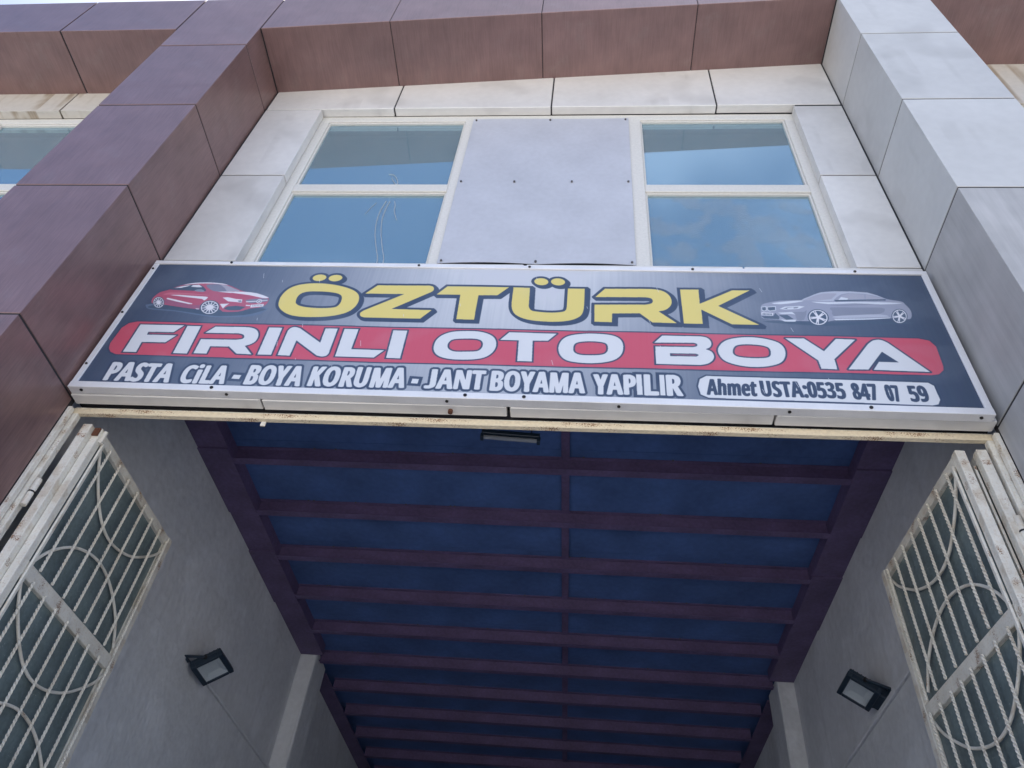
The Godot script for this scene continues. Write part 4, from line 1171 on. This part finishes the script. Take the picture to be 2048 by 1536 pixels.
const CAR_A := [
	["glow",[[44.9,188.5], [41.5,184.3], [41,180.1], [53,176.7], [82.5,174.6], [124.6,173.3], [174.1,173.1], [238.5,173.7], [310.4,175.4], [361.9,178.9], [378,185.5], [373.7,194], [367.4,201.2], [365.3,206], [361.3,209.5], [354.8,212.7], [346.7,216.1], [336.2,219.1], [321.4,221.5], [299.7,223.4], [273.7,224.8], [249.6,224.9], [230.6,223.5], [213.6,220.9], [195.4,217.8], [174.9,213.9], [153.3,209.5], [131.2,205.8], [106.9,203.4], [82.1,201.6], [63,199.4], [52.3,196.1], [47.2,192.3]]],
	["dark",[[50.5,188.3], [52.1,186], [57.8,183.8], [74.2,181.9], [105.5,180.1], [147.7,178.6], [194.8,178.2], [252.8,179.3], [315.8,181.5], [360.1,184.6], [373,188.7], [367.3,193.7], [357.5,198.7], [348.4,204], [335.4,209.4], [318.8,213.9], [296.6,217.1], [270.9,219.4], [247.9,220.3], [231.4,219.1], [217.6,216.5], [201.1,213.4], [178.9,209.6], [153.9,205.3], [129.5,201.6], [104.9,199], [80.9,197.1], [63,195.1], [53.5,192.8], [50,190.6]]],
	["red",[[51.7,169.5], [48.9,162.3], [47.6,153.6], [49.2,144.3], [52.2,135.7], [55,129.8], [59.1,125.1], [66.6,121.2], [75,117.1], [81.9,111.1], [89.1,104.7], [98,98.8], [107.7,93.5], [117.4,89.3], [127.9,86], [140.1,83.7], [153.6,82.2], [168.7,81.4], [184.2,81.4], [198.6,82.1], [212.1,83.7], [223.9,86.3], [235.5,90.1], [248.4,96.2], [261.2,103], [272.8,109.4], [284.3,114.9], [296.5,118.2], [309.1,121.1], [322.6,124.7], [336.3,129.1], [350.9,134.9], [362.8,141.5], [366.7,148.6], [367,155.9], [366.9,163.3], [364.7,170.3], [359.7,176.7], [351.9,182], [340.3,184.6], [327.9,187], [318.5,192.2], [309.4,197.4], [298.9,200.6], [287.2,202.3], [272.9,203], [259.4,201.8], [252.8,196.1], [244.3,191], [225.1,192.7], [201.4,195.1], [177.2,193.3], [150.7,189.6], [118.2,183.8], [89.7,178.5], [77.7,176.7], [71.7,176.2], [64.1,175.9], [58,175.1], [54.2,173.3]]],
	["redd",[[95.9,175.5], [85.2,166.2], [83,158.4], [85.3,155.8], [98,158], [132.8,168.7], [168.9,179], [185.5,177.5], [193.7,175.4], [199.6,184], [196.6,192.4], [176.9,192.2], [150.1,188.2], [120.9,182.6]]],
	["redl",[[69.9,136.7], [72.5,132.1], [83.2,127.4], [102,126.7], [125.5,127.7], [152.3,129.7], [176.9,132.2], [196,134.4], [201.1,135.9], [174.9,135.5], [139.8,134.7], [113.8,135.3], [92.6,136.1], [77.5,137]]],
	["white",[[107.7,93.5], [114.8,90], [127.7,85.4], [139.7,82.7], [153.1,81], [168,80.2], [183.7,80.2], [200.4,81.1], [215.6,83], [229,86.9], [235.5,90.1], [227.3,89], [213.2,86.7], [199.8,85.3], [185.3,84.4], [169.9,84.5], [154.8,85.3], [141.4,86.9], [129.1,89], [115.6,92]]],
	["glass",[[172.7,91.8], [182,87.7], [197.7,86.6], [212.5,87.2], [227.9,90.3], [243.6,97], [257.9,104.6], [271.1,110.6], [276.8,115.1], [265.3,116.5], [247.1,116.9], [229.7,118.3], [213.6,118.7], [203,116.9], [194,112.3], [180.6,102]]],
	["glassd",[[172.7,91.8], [182.8,87.6], [197.7,86.6], [206.2,86.7], [214.6,90.7], [229.5,103.2], [239.1,115.6], [229.1,119.1], [213.6,118.7], [203.5,117], [194,112.3], [180.6,102]]],
	["dark",[[77.6,114.1], [82.5,109.4], [94.6,103.9], [105,99], [116,94.8], [126.9,92.1], [137.5,90.6], [147.8,90.3], [157.5,92.2], [166.6,98.1], [174.1,105.4], [180.8,112.4], [181.8,117.8], [169.9,118.7], [152.2,118], [133.2,117.5], [113.3,116.7], [92,115.9]]],
	["white",[[133.7,100.4], [136.4,92.8], [153.1,90.8], [165.7,101.1], [153.7,102.3]]],
	["white",[[90.3,107.7], [106.4,99.7], [122,95.3], [131.3,94.4], [123.6,99.2], [108.8,105.7]]],
	["grey",[[150.3,118.1], [150.8,114.5], [155.3,111.3], [161.6,110.1], [168.6,110.9], [175.7,115.4], [179.9,120.2], [176.4,121.9], [169.1,122], [158.7,120.6]]],
	["white",[[90.6,138.2], [98.7,137.2], [114,136.9], [132.5,138], [151.2,139.4], [164.8,140.2], [176.5,141], [189.3,141.4], [198.3,143.4], [197.3,151.3], [192.6,158.1], [190.7,156.3], [184.6,151.9], [166.1,149.1], [144.5,146.4], [127.1,143.8], [112,141.4], [97.8,139.6]]],
	["white",[[85.9,151.9], [89,150], [166.1,171.9], [166.3,174.8], [155.7,174.2], [117.9,164.7], [89.5,155.9]]],
	["white",[[215.7,119.2], [227.7,118.1], [251.2,117.6], [270,117], [288.9,117.2], [307,118.7], [324.5,122.1], [342.9,129.3], [357.4,136.4], [362.9,139.5], [362.6,141], [358.1,142.7], [348.2,142.5], [330.1,137.5], [308.9,131.4], [289.8,127.9], [269,125.1], [237.6,121.9]]],
	["red",[[254.9,122.6], [269.8,124.8], [289.2,129], [303.6,133.6], [310.9,137.2], [302,137.7], [288.1,136.4], [277.8,133.4], [268.7,129.6], [258.4,125.3]]],
	["white",[[238,143.7], [252.4,141.8], [277.3,148.4], [294.6,149.9], [297.6,163.7], [281.8,161.3], [258.6,159.1]]],
	["grey",[[283.5,155.5], [291.8,152.3], [297.1,162.3], [289.2,161.1]]],
	["glassd",[[302.8,152], [321.7,147.1], [346.6,143.5], [363.7,144.4], [365.5,155.9], [345.4,162.3], [318.3,164.5]]],
	["white",[[306.7,157.7], [335.4,154.5], [363.7,150.2], [364.4,152.5], [336.3,157.4], [308.8,161.1]]],
	["white",[[348.8,152.3], [349.7,154.2], [350.2,156.2], [350.4,158.2], [350.2,160.1], [349.6,161.9], [348.7,163.4], [347.5,164.6], [346.1,165.3], [344.5,165.6], [342.8,165.5], [341.2,164.9], [339.6,163.9], [338.2,162.6], [337.1,160.9], [336.2,159], [335.7,157], [335.5,155], [335.7,153], [336.3,151.3], [337.2,149.7], [338.4,148.6], [339.8,147.8], [341.4,147.5], [343.1,147.6], [344.7,148.2], [346.3,149.2], [347.7,150.6]]],
	["glassd",[[347.4,153.3], [348,154.6], [348.4,156.1], [348.4,157.5], [348.2,158.9], [347.8,160.2], [347,161.3], [346.1,162.2], [345.1,162.8], [343.9,163], [342.6,163], [341.4,162.6], [340.3,162], [339.3,161], [338.5,159.9], [337.9,158.6], [337.5,157.1], [337.4,155.7], [337.6,154.3], [338.1,153], [338.8,151.9], [339.7,151], [340.8,150.4], [342,150.1], [343.3,150.2], [344.5,150.5], [345.6,151.2], [346.6,152.1]]],
	["white",[[339.2,163], [341.6,153.7], [348.5,152.1], [344.1,158.3]]],
	["white",[[240.4,170.6], [256.7,169.2], [265.4,167.5], [258.5,179.2], [255.7,189.2]]],
	["dark",[[258,190.6], [264.5,180.4], [287.4,176.9], [314.5,180.3], [302.9,194.8], [275.8,196.2]]],
	["white",[[311.6,171.9], [324.9,172.9], [324.5,177.2], [313,176.1]]],
	["white",[[325.3,171.5], [359,167], [360.6,177.5], [327.3,182.8]]],
	["grey",[[330.2,172.2], [332,172.1], [333.5,178.6], [331.7,178.7]]],
	["grey",[[334.1,171.8], [336,171.7], [337.4,178.2], [335.6,178.3]]],
	["grey",[[338.1,171.4], [339.9,171.3], [341.3,177.8], [339.5,177.9]]],
	["grey",[[342,171], [343.8,170.9], [345.2,177.4], [343.4,177.5]]],
	["grey",[[345.9,170.6], [347.7,170.5], [349.2,177], [347.3,177.1]]],
	["grey",[[349.8,170.2], [351.7,170.1], [353.1,176.6], [351.3,176.7]]],
	["grey",[[353.8,169.8], [355.6,169.7], [357,176.2], [355.2,176.3]]],
	["white",[[181.3,191.5], [192.7,192], [192.2,195.4], [186.4,195]]],
	["dark",[[243.3,179.5], [245.6,186.1], [246.6,192.6], [246.2,198.8], [244.5,204.3], [241.4,208.9], [237.3,212.3], [232.2,214.5], [226.4,215.2], [220.3,214.5], [214.1,212.4], [208.1,208.9], [202.6,204.3], [197.9,198.8], [194.2,192.6], [191.7,186.1], [190.6,179.5], [190.8,173.2], [192.5,167.6], [195.6,162.9], [199.8,159.3], [204.9,157.1], [210.8,156.3], [217.1,157.1], [223.4,159.3], [229.5,162.9], [235,167.6], [239.7,173.3]]],
	["white",[[240.5,180.3], [242.6,186.2], [243.6,192.2], [243.3,197.8], [241.8,202.7], [239.1,206.9], [235.5,210], [231,211.9], [225.9,212.6], [220.4,211.9], [214.9,209.9], [209.5,206.7], [204.6,202.5], [200.3,197.5], [197,191.9], [194.7,185.9], [193.7,180], [193.9,174.3], [195.3,169.2], [197.9,164.9], [201.6,161.7], [206.2,159.7], [211.4,159.1], [217,159.8], [222.6,161.9], [228,165.1], [233,169.4], [237.2,174.6]]],
	["dark",[[237.8,181], [239.8,186.2], [240.6,191.4], [240.4,196.4], [239,200.8], [236.7,204.4], [233.5,207.2], [229.5,208.9], [225,209.4], [220.2,208.8], [215.3,207.1], [210.6,204.3], [206.3,200.6], [202.5,196.1], [199.6,191.2], [197.6,186], [196.7,180.7], [196.9,175.7], [198.1,171.2], [200.4,167.5], [203.7,164.7], [207.7,162.9], [212.3,162.4], [217.2,163], [222.1,164.8], [226.9,167.7], [231.3,171.4], [235,176]]],
	["white",[[219.2,183.2], [240.4,186.9], [240.8,189.1], [220.4,189.2]]],
	["white",[[220.5,184.2], [240.6,197.9], [240,199.8], [219,189.2]]],
	["white",[[221.4,185.6], [235.8,206.2], [234.3,207.3], [217.6,188.6]]],
	["white",[[221.7,187.1], [227.1,209.8], [225.1,209.9], [216.4,187.4]]],
	["white",[[221.3,188.4], [216.5,208.1], [214.5,207.2], [215.8,185.8]]],
	["white",[[220.3,189.2], [206.4,201.3], [204.7,199.6], [215.8,184.4]]],
	["white",[[219,189.2], [199,191], [198.1,188.8], [216.5,183.3]]],
	["white",[[217.5,188.5], [196.1,179.5], [196.1,177.4], [217.7,182.9]]],
	["white",[[216.4,187.3], [198.4,169.4], [199.4,167.8], [219.1,183.2]]],
	["white",[[215.8,185.8], [205.4,163.1], [207.1,162.5], [220.4,184.1]]],
	["white",[[215.8,184.3], [215.5,162.1], [217.6,162.6], [221.4,185.5]]],
	["white",[[216.5,183.3], [226.3,166.6], [228.2,168.1], [221.7,187.1]]],
	["white",[[217.7,182.9], [235.3,175.6], [236.6,177.7], [221.3,188.4]]],
	["white",[[221.7,185.3], [222.2,187.6], [221.3,189.3], [219.4,189.8], [217.3,188.9], [215.7,186.9], [215.2,184.6], [216.1,182.9], [218,182.3], [220.1,183.3]]],
	["dark",[[77.5,154.1], [81.4,158.6], [84.8,163.6], [87.5,169], [89.5,174.4], [90.5,179.6], [90.7,184.3], [89.9,188.3], [88.2,191.4], [85.7,193.4], [82.6,194.3], [78.9,194.1], [74.9,192.6], [70.7,190], [66.6,186.5], [62.7,182.1], [59.3,177.1], [56.5,171.8], [54.5,166.4], [53.3,161.1], [53.1,156.3], [53.9,152.2], [55.5,149], [58,146.9], [61.3,146], [65,146.3], [69.1,147.8], [73.4,150.5]]],
	["white",[[76.9,156], [80.4,160], [83.5,164.6], [86,169.4], [87.8,174.3], [88.8,178.9], [89,183.1], [88.3,186.7], [86.8,189.4], [84.6,191.2], [81.7,191.9], [78.4,191.6], [74.7,190.2], [70.9,187.9], [67.2,184.6], [63.7,180.6], [60.6,176.1], [58,171.3], [56.2,166.5], [55.1,161.8], [54.9,157.5], [55.5,153.9], [57,151.1], [59.3,149.2], [62.2,148.5], [65.5,148.8], [69.3,150.2], [73.1,152.7]]],
	["dark",[[76.3,157.7], [79.4,161.3], [82.1,165.3], [84.3,169.5], [85.9,173.8], [86.8,177.9], [86.9,181.6], [86.3,184.7], [85,187.1], [83.1,188.7], [80.5,189.4], [77.6,189.1], [74.4,187.9], [71.1,185.8], [67.8,182.9], [64.7,179.4], [61.9,175.5], [59.7,171.2], [58.1,166.9], [57.1,162.8], [57,159.1], [57.5,155.9], [58.8,153.4], [60.8,151.8], [63.3,151.1], [66.3,151.4], [69.6,152.7], [73,154.8]]],
	["white",[[70.8,167.8], [79.8,161.4], [81.2,163.4], [74,172.2]]],
	["white",[[71.9,168.1], [85.7,172.3], [86.4,174.4], [73.5,172.9]]],
	["white",[[73,169.2], [87.2,182.5], [86.9,184.1], [72.4,172.8]]],
	["white",[[73.8,170.6], [83.9,188.8], [82.8,189.4], [71.3,172]]],
	["white",[[74,172], [76.9,189.3], [75.2,188.6], [70.4,170.6]]],
	["white",[[73.6,172.8], [68.3,183.8], [66.7,182.2], [70,169.1]]],
	["white",[[72.7,172.9], [60.8,174], [59.7,171.9], [70.2,168.1]]],
	["white",[[71.5,172.2], [56.9,163], [56.6,161.1], [71,167.8]]],
	["white",[[70.5,170.9], [57.7,154.3], [58.4,153.1], [72.2,168.3]]],
	["white",[[70,169.4], [63.2,150.7], [64.6,150.7], [73.2,169.5]]],
	["white",[[70.1,168.2], [71.4,153.4], [73.1,154.6], [73.9,170.9]]],
	["white",[[72.7,168.4], [73.9,170.1], [74.4,171.9], [74,173.2], [72.8,173.3], [71.3,172.4], [70.1,170.7], [69.6,168.8], [70,167.6], [71.2,167.4]]],
]
const CAR_B := [
	["dark",[[1624.5,198.3], [1638.6,195.1], [1677,193.2], [1735.2,194.7], [1799.7,195.9], [1854.1,192.8], [1902.8,189.2], [1949.4,187.9], [1979.6,188.4], [1976.1,191.8], [1951.6,195.8], [1909.1,198.1], [1859.7,200.5], [1817.5,205.7], [1776.6,209.8], [1735.3,208.9], [1695.6,205.9], [1651.7,202.2]]],
	["silver",[[1625.7,150.8], [1627.2,141.1], [1630.2,133.3], [1636,128.2], [1645.3,124.1], [1659.7,119.2], [1678.6,115], [1705.2,113.4], [1730.3,111], [1742.6,104.4], [1752,96.2], [1765.7,87.2], [1780.7,79.3], [1796.4,75.7], [1813.8,74], [1834.8,72.9], [1856.6,72.8], [1877.8,73.7], [1896.2,76], [1907.9,80.5], [1917.1,86.2], [1927.3,93.3], [1936.8,99.7], [1944.6,102.7], [1952.3,104.5], [1962.8,106.9], [1971.7,109.9], [1974.4,114], [1975.4,119.5], [1978.6,127.5], [1981.3,136.5], [1982.4,144.8], [1981.9,153.4], [1979.6,164.4], [1975.5,173.7], [1970.8,176.9], [1962.4,177.4], [1946.3,176.2], [1926.5,175.2], [1908.6,177.9], [1884.3,181.6], [1839.3,184.7], [1797.3,187.7], [1786.7,190.8], [1779.8,193.2], [1751,193.6], [1722.3,193.4], [1711.1,193.6], [1705.8,194], [1700.8,195.4], [1695,196.7], [1683.7,196.4], [1672.6,195.1], [1668.6,192.5], [1663,189.7], [1645.3,188.5], [1628.2,186.5], [1623.5,181.9], [1623.5,174.8], [1624,163.2]]],
	["silverl",[[1730.3,111], [1737.9,104.7], [1752,96.2], [1765.7,87.1], [1780.7,79.3], [1798.1,75.8], [1813.6,74.8], [1824.1,73.8], [1828,77.2], [1820.5,92.8], [1809,108.7], [1801.1,113.9], [1791,114.5], [1772.7,112.8], [1753.7,110.4], [1738.3,111.4]]],
	["glassg",[[1736.9,109.8], [1768,90.4], [1788.6,82.7], [1823,81], [1803.3,105.4], [1774.8,110.8]]],
	["silverl",[[1780.9,78.6], [1813.9,73.3], [1856.8,72.1], [1896.4,75.3], [1917.2,85.5], [1936.7,100.4], [1912.4,88.1], [1886.7,80.6], [1848.9,79.2], [1830.7,85.1], [1815,99.7], [1805.8,114.1], [1799.8,112.5], [1822.1,85.3], [1813,77.7]]],
	["glassg",[[1817.7,107.4], [1831.7,90.4], [1848.4,81.7], [1885.9,84.2], [1883.8,103], [1843.1,106.7]]],
	["glassg",[[1891,85.1], [1911.8,90.6], [1932.2,101.6], [1886.9,102.9]]],
	["silverw",[[1828.5,95.8], [1844.3,100.7], [1842,106.7], [1819.6,108.1]]],
	["dark",[[1809,108.7], [1881.4,104.2], [1934.5,100.9], [1933.2,106.2], [1880.3,109.1], [1812,114.6]]],
	["silverd",[[1792.1,130.2], [1834.7,126.5], [1898.6,120.1], [1920,117.7], [1876.5,125.9], [1812.7,132]]],
	["silverw",[[1655.8,125.5], [1674.1,121], [1699.7,116.5], [1722.1,113.8], [1736.3,113.3], [1729.5,117.1], [1713.6,122.1], [1694.9,126.4], [1676.5,129.1], [1661.1,128.3]]],
	["silverw",[[1752.5,117.4], [1765.7,117.4], [1794.5,117.9], [1835.6,115.8], [1879.3,113.7], [1914,113.2], [1941.8,113.6], [1963,114.5], [1970.1,116.2], [1950.2,119.4], [1919,121.9], [1888.8,120.7], [1857.1,119.6], [1823.7,123], [1793,125.6], [1766.1,121.9]]],
	["silverd",[[1794.6,138.8], [1820,137.1], [1853.3,137], [1887.9,135.3], [1915.8,135.1], [1923.6,139.1], [1921.6,145.1], [1917.9,152.2], [1905.9,159.2], [1878.4,164], [1846.6,167.8], [1817.7,172], [1796.2,172.7], [1793.1,163.7], [1796.1,152.4], [1791.7,144.4]]],
	["silverl",[[1796.2,172.7], [1817.5,169.3], [1847,166.1], [1878.1,162.6], [1905.5,160.9], [1922,164.1], [1926.1,168.6], [1912.7,171], [1886.3,173.2], [1842.6,176.9], [1803.1,179.2], [1791.3,176.7]]],
	["silverw",[[1794.2,182.8], [1864.6,178.9], [1927.2,172.6], [1926.5,175.2], [1863.6,183.2], [1797.2,188]]],
	["silverd",[[1703.3,158.7], [1715.3,158.1], [1728.5,157.9], [1734.6,152], [1736,150.9], [1731.1,169.2], [1723.2,188.4], [1714.2,192.3], [1706.6,189], [1705.3,179.6], [1705.8,168.8], [1703,162.5]]],
	["silverw",[[1671.5,147.7], [1685.6,138.6], [1719.9,134.8], [1733.2,137.2], [1718,146.3], [1687.9,150.6]]],
	["silverd",[[1680.1,146.4], [1691.5,141.2], [1719.3,138.3], [1714.2,144], [1690.3,148.8]]],
	["silverw",[[1690,143.7], [1706.3,140.7], [1705.5,145.6], [1690.4,148.1]]],
	["silverw",[[1628.6,140.3], [1641.3,137.9], [1640.3,153.8], [1632.1,158.2], [1628,154.2]]],
	["dark",[[1630,142.4], [1639.2,140.7], [1638.4,152.5], [1633.3,155.4], [1629.5,152.4]]],
	["silverw",[[1642.5,139.9], [1663.6,137.2], [1662.5,153.1], [1645.8,157.7], [1641.8,153.8]]],
	["dark",[[1643.9,141.9], [1661.5,140], [1660.6,151.8], [1647.1,155], [1643.3,152]]],
	["dark",[[1623.3,176.5], [1652.7,175.6], [1658.6,163.5], [1666.8,178.5], [1664.4,187.6], [1630.4,185.4]]],
	["white",[[1625.9,161.8], [1653.9,164.3], [1651,175.3], [1625.5,172.7]]],
	["dark",[[1628.7,164.4], [1630.6,164.7], [1629.3,172.6], [1627.4,172.3]]],
	["dark",[[1632,164.7], [1633.9,165], [1632.6,172.8], [1630.7,172.5]]],
	["dark",[[1635.4,164.9], [1637.2,165.2], [1635.9,173], [1634.1,172.7]]],
	["dark",[[1638.7,165.1], [1640.5,165.4], [1639.2,173.2], [1637.4,172.9]]],
	["dark",[[1642,165.4], [1643.9,165.7], [1642.5,173.4], [1640.7,173.1]]],
	["dark",[[1645.3,165.6], [1647.2,165.9], [1645.9,173.6], [1644,173.3]]],
	["dark",[[1648.6,165.9], [1650.5,166.1], [1649.2,173.8], [1647.3,173.5]]],
	["dark",[[1665.8,171.8], [1686.7,171.1], [1698.9,185.9], [1681.7,189.8]]],
	["silverw",[[1667.6,186.9], [1677.5,189.9], [1704.5,189], [1701.3,195.8], [1676.6,195.9]]],
	["silverw",[[1665.1,162.6], [1699,159.5], [1705.8,168.8], [1695.8,166.4], [1672.7,167.1]]],
	["dark",[[1781.6,184.6], [1778.9,191.2], [1775.2,197.2], [1770.7,202.2], [1765.6,206], [1760.1,208.4], [1754.5,209.3], [1749.1,208.7], [1744.1,206.6], [1739.8,203.1], [1736.4,198.3], [1734,192.5], [1732.9,185.9], [1733,178.9], [1734.3,171.9], [1736.9,165.2], [1740.5,159.1], [1745.1,153.9], [1750.3,149.9], [1755.9,147.4], [1761.6,146.5], [1767.2,147.2], [1772.2,149.4], [1776.6,153.1], [1780,158], [1782.2,164], [1783.3,170.6], [1783,177.6]]],
	["white",[[1778.9,183.9], [1776.5,189.9], [1773.2,195.4], [1769.2,199.9], [1764.6,203.4], [1759.7,205.6], [1754.7,206.5], [1749.9,206], [1745.5,204.1], [1741.7,200.9], [1738.7,196.5], [1736.7,191.3], [1735.7,185.4], [1735.8,179], [1737.1,172.6], [1739.4,166.5], [1742.7,161], [1746.7,156.2], [1751.4,152.6], [1756.4,150.3], [1761.4,149.4], [1766.3,150], [1770.8,152], [1774.6,155.3], [1777.6,159.8], [1779.6,165.2], [1780.5,171.2], [1780.2,177.5]]],
	["dark",[[1776.4,183.2], [1774.3,188.5], [1771.4,193.3], [1767.8,197.4], [1763.8,200.4], [1759.5,202.4], [1755.1,203.2], [1750.9,202.7], [1747,201], [1743.6,198.2], [1741,194.4], [1739.2,189.7], [1738.4,184.5], [1738.5,178.9], [1739.6,173.3], [1741.6,167.9], [1744.5,163], [1748.1,158.9], [1752.2,155.8], [1756.6,153.7], [1761,152.9], [1765.3,153.4], [1769.3,155.2], [1772.6,158.1], [1775.2,162], [1777,166.8], [1777.8,172], [1777.6,177.6]]],
	["white",[[1760.2,175.7], [1775.7,186.3], [1774.7,188.7], [1757.6,181.7]]],
	["white",[[1760.5,176.4], [1772.7,192.2], [1771.2,194.3], [1756.9,181.6]]],
	["white",[[1760.3,179.7], [1754.4,203.7], [1752.5,203.6], [1755.4,179.3]]],
	["white",[[1759.8,180.4], [1749.5,202.9], [1747.7,202.1], [1755.4,178.5]]],
	["white",[[1757.3,181.7], [1738,186.1], [1737.9,183.6], [1756.9,175.5]]],
	["white",[[1756.6,181.5], [1738,179.6], [1738.3,177], [1757.5,175.1]]],
	["white",[[1755.3,179], [1749.2,157.3], [1751.1,155.9], [1760,175.5]]],
	["white",[[1755.4,178.1], [1754.2,154.1], [1756.2,153.3], [1760.4,176.1]]],
	["white",[[1757.1,175.3], [1772.8,157.4], [1774.1,159], [1760.4,179.3]]],
	["white",[[1757.8,175], [1775.8,162.1], [1776.7,164.2], [1760,180.1]]],
	["white",[[1761,179.1], [1759.7,181.2], [1757.8,182.2], [1756,181.8], [1755,179.9], [1755.1,177.5], [1756.3,175.3], [1758.2,174.3], [1760,174.8], [1761.1,176.6]]],
	["dark",[[1967.8,171.6], [1965.1,177.7], [1961.7,183.1], [1957.7,187.8], [1953.4,191.3], [1949,193.7], [1944.6,194.7], [1940.6,194.3], [1937,192.6], [1934.1,189.6], [1932,185.4], [1930.8,180.3], [1930.6,174.5], [1931.4,168.3], [1933.2,162], [1935.8,155.9], [1939.2,150.3], [1943.2,145.5], [1947.6,141.8], [1952.1,139.4], [1956.6,138.3], [1960.7,138.7], [1964.3,140.5], [1967.2,143.7], [1969.3,148], [1970.4,153.2], [1970.5,159.1], [1969.6,165.3]]],
	["white",[[1965.8,171.1], [1963.4,176.6], [1960.3,181.5], [1956.8,185.8], [1952.9,189.1], [1949,191.2], [1945.1,192.2], [1941.5,191.9], [1938.3,190.3], [1935.8,187.6], [1933.9,183.8], [1932.9,179.2], [1932.8,173.9], [1933.6,168.3], [1935.2,162.5], [1937.6,157], [1940.7,151.9], [1944.2,147.6], [1948.1,144.2], [1952.2,141.9], [1956.1,141], [1959.8,141.3], [1963,142.9], [1965.5,145.7], [1967.3,149.6], [1968.3,154.3], [1968.3,159.7], [1967.5,165.3]]],
	["dark",[[1964,170.6], [1961.9,175.4], [1959.1,179.8], [1956,183.5], [1952.6,186.4], [1949.2,188.3], [1945.7,189.2], [1942.6,188.9], [1939.8,187.5], [1937.5,185.1], [1935.9,181.8], [1935,177.7], [1934.9,173.1], [1935.6,168.1], [1937,163], [1939.2,158.2], [1941.8,153.7], [1945,149.9], [1948.4,146.9], [1952,145], [1955.4,144.1], [1958.7,144.4], [1961.5,145.8], [1963.7,148.3], [1965.3,151.7], [1966.2,155.8], [1966.2,160.5], [1965.5,165.5]]],
	["white",[[1952.4,164.5], [1963.2,173.3], [1962.2,175.5], [1949.8,169.9]]],
	["white",[[1952.6,165.1], [1960.2,178.8], [1958.9,180.6], [1949.3,169.8]]],
	["white",[[1952.1,168], [1945.2,189.7], [1943.7,189.6], [1948.4,167.9]]],
	["white",[[1951.7,168.7], [1941.5,189.1], [1940.2,188.5], [1948.5,167.1]]],
	["white",[[1949.6,169.9], [1934.5,174.5], [1934.6,172.3], [1949.9,164.4]]],
	["white",[[1949.2,169.7], [1935.2,168.7], [1935.7,166.4], [1950.5,164]]],
	["white",[[1948.4,167.5], [1946,148.4], [1947.6,147.1], [1952.3,164.3]]],
	["white",[[1948.6,166.7], [1950.2,145.3], [1951.8,144.5], [1952.6,164.8]]],
	["white",[[1950.2,164.2], [1963.9,147.7], [1964.7,149.1], [1952.2,167.7]]],
	["white",[[1950.7,163.9], [1965.8,151.7], [1966.2,153.5], [1951.9,168.4]]],
	["white",[[1952.7,167.4], [1951.5,169.4], [1950,170.4], [1948.7,170], [1948.1,168.4], [1948.4,166.2], [1949.6,164.2], [1951.1,163.3], [1952.4,163.6], [1953,165.2]]],
]
const BAND := [
	[21.3,353.5],
	[15.8,335.3],
	[18.1,275.3],
	[29.1,256.5],
	[49,249.5],
	[692.7,250.9],
	[1224.9,249.7],
	[1972,247.5],
	[1994.9,254.7],
	[2003.9,275.3],
	[2000.4,341],
	[1997.1,354.4],
	[1984.1,368.4],
	[1966.5,372.5],
	[1226.2,375.6],
	[719.5,377.4],
	[222,375.3],
	[49.2,375],
	[31.9,366.7],
]
const PLATE := [
	[1451.4,429.3],
	[1457.1,405.9],
	[1472.4,394.7],
	[1951.9,396.9],
	[1961.8,406.2],
	[1962.5,449.3],
	[1955.3,463.5],
	[1940.8,467.7],
	[1471.8,464.5],
	[1455.2,455.1],
]
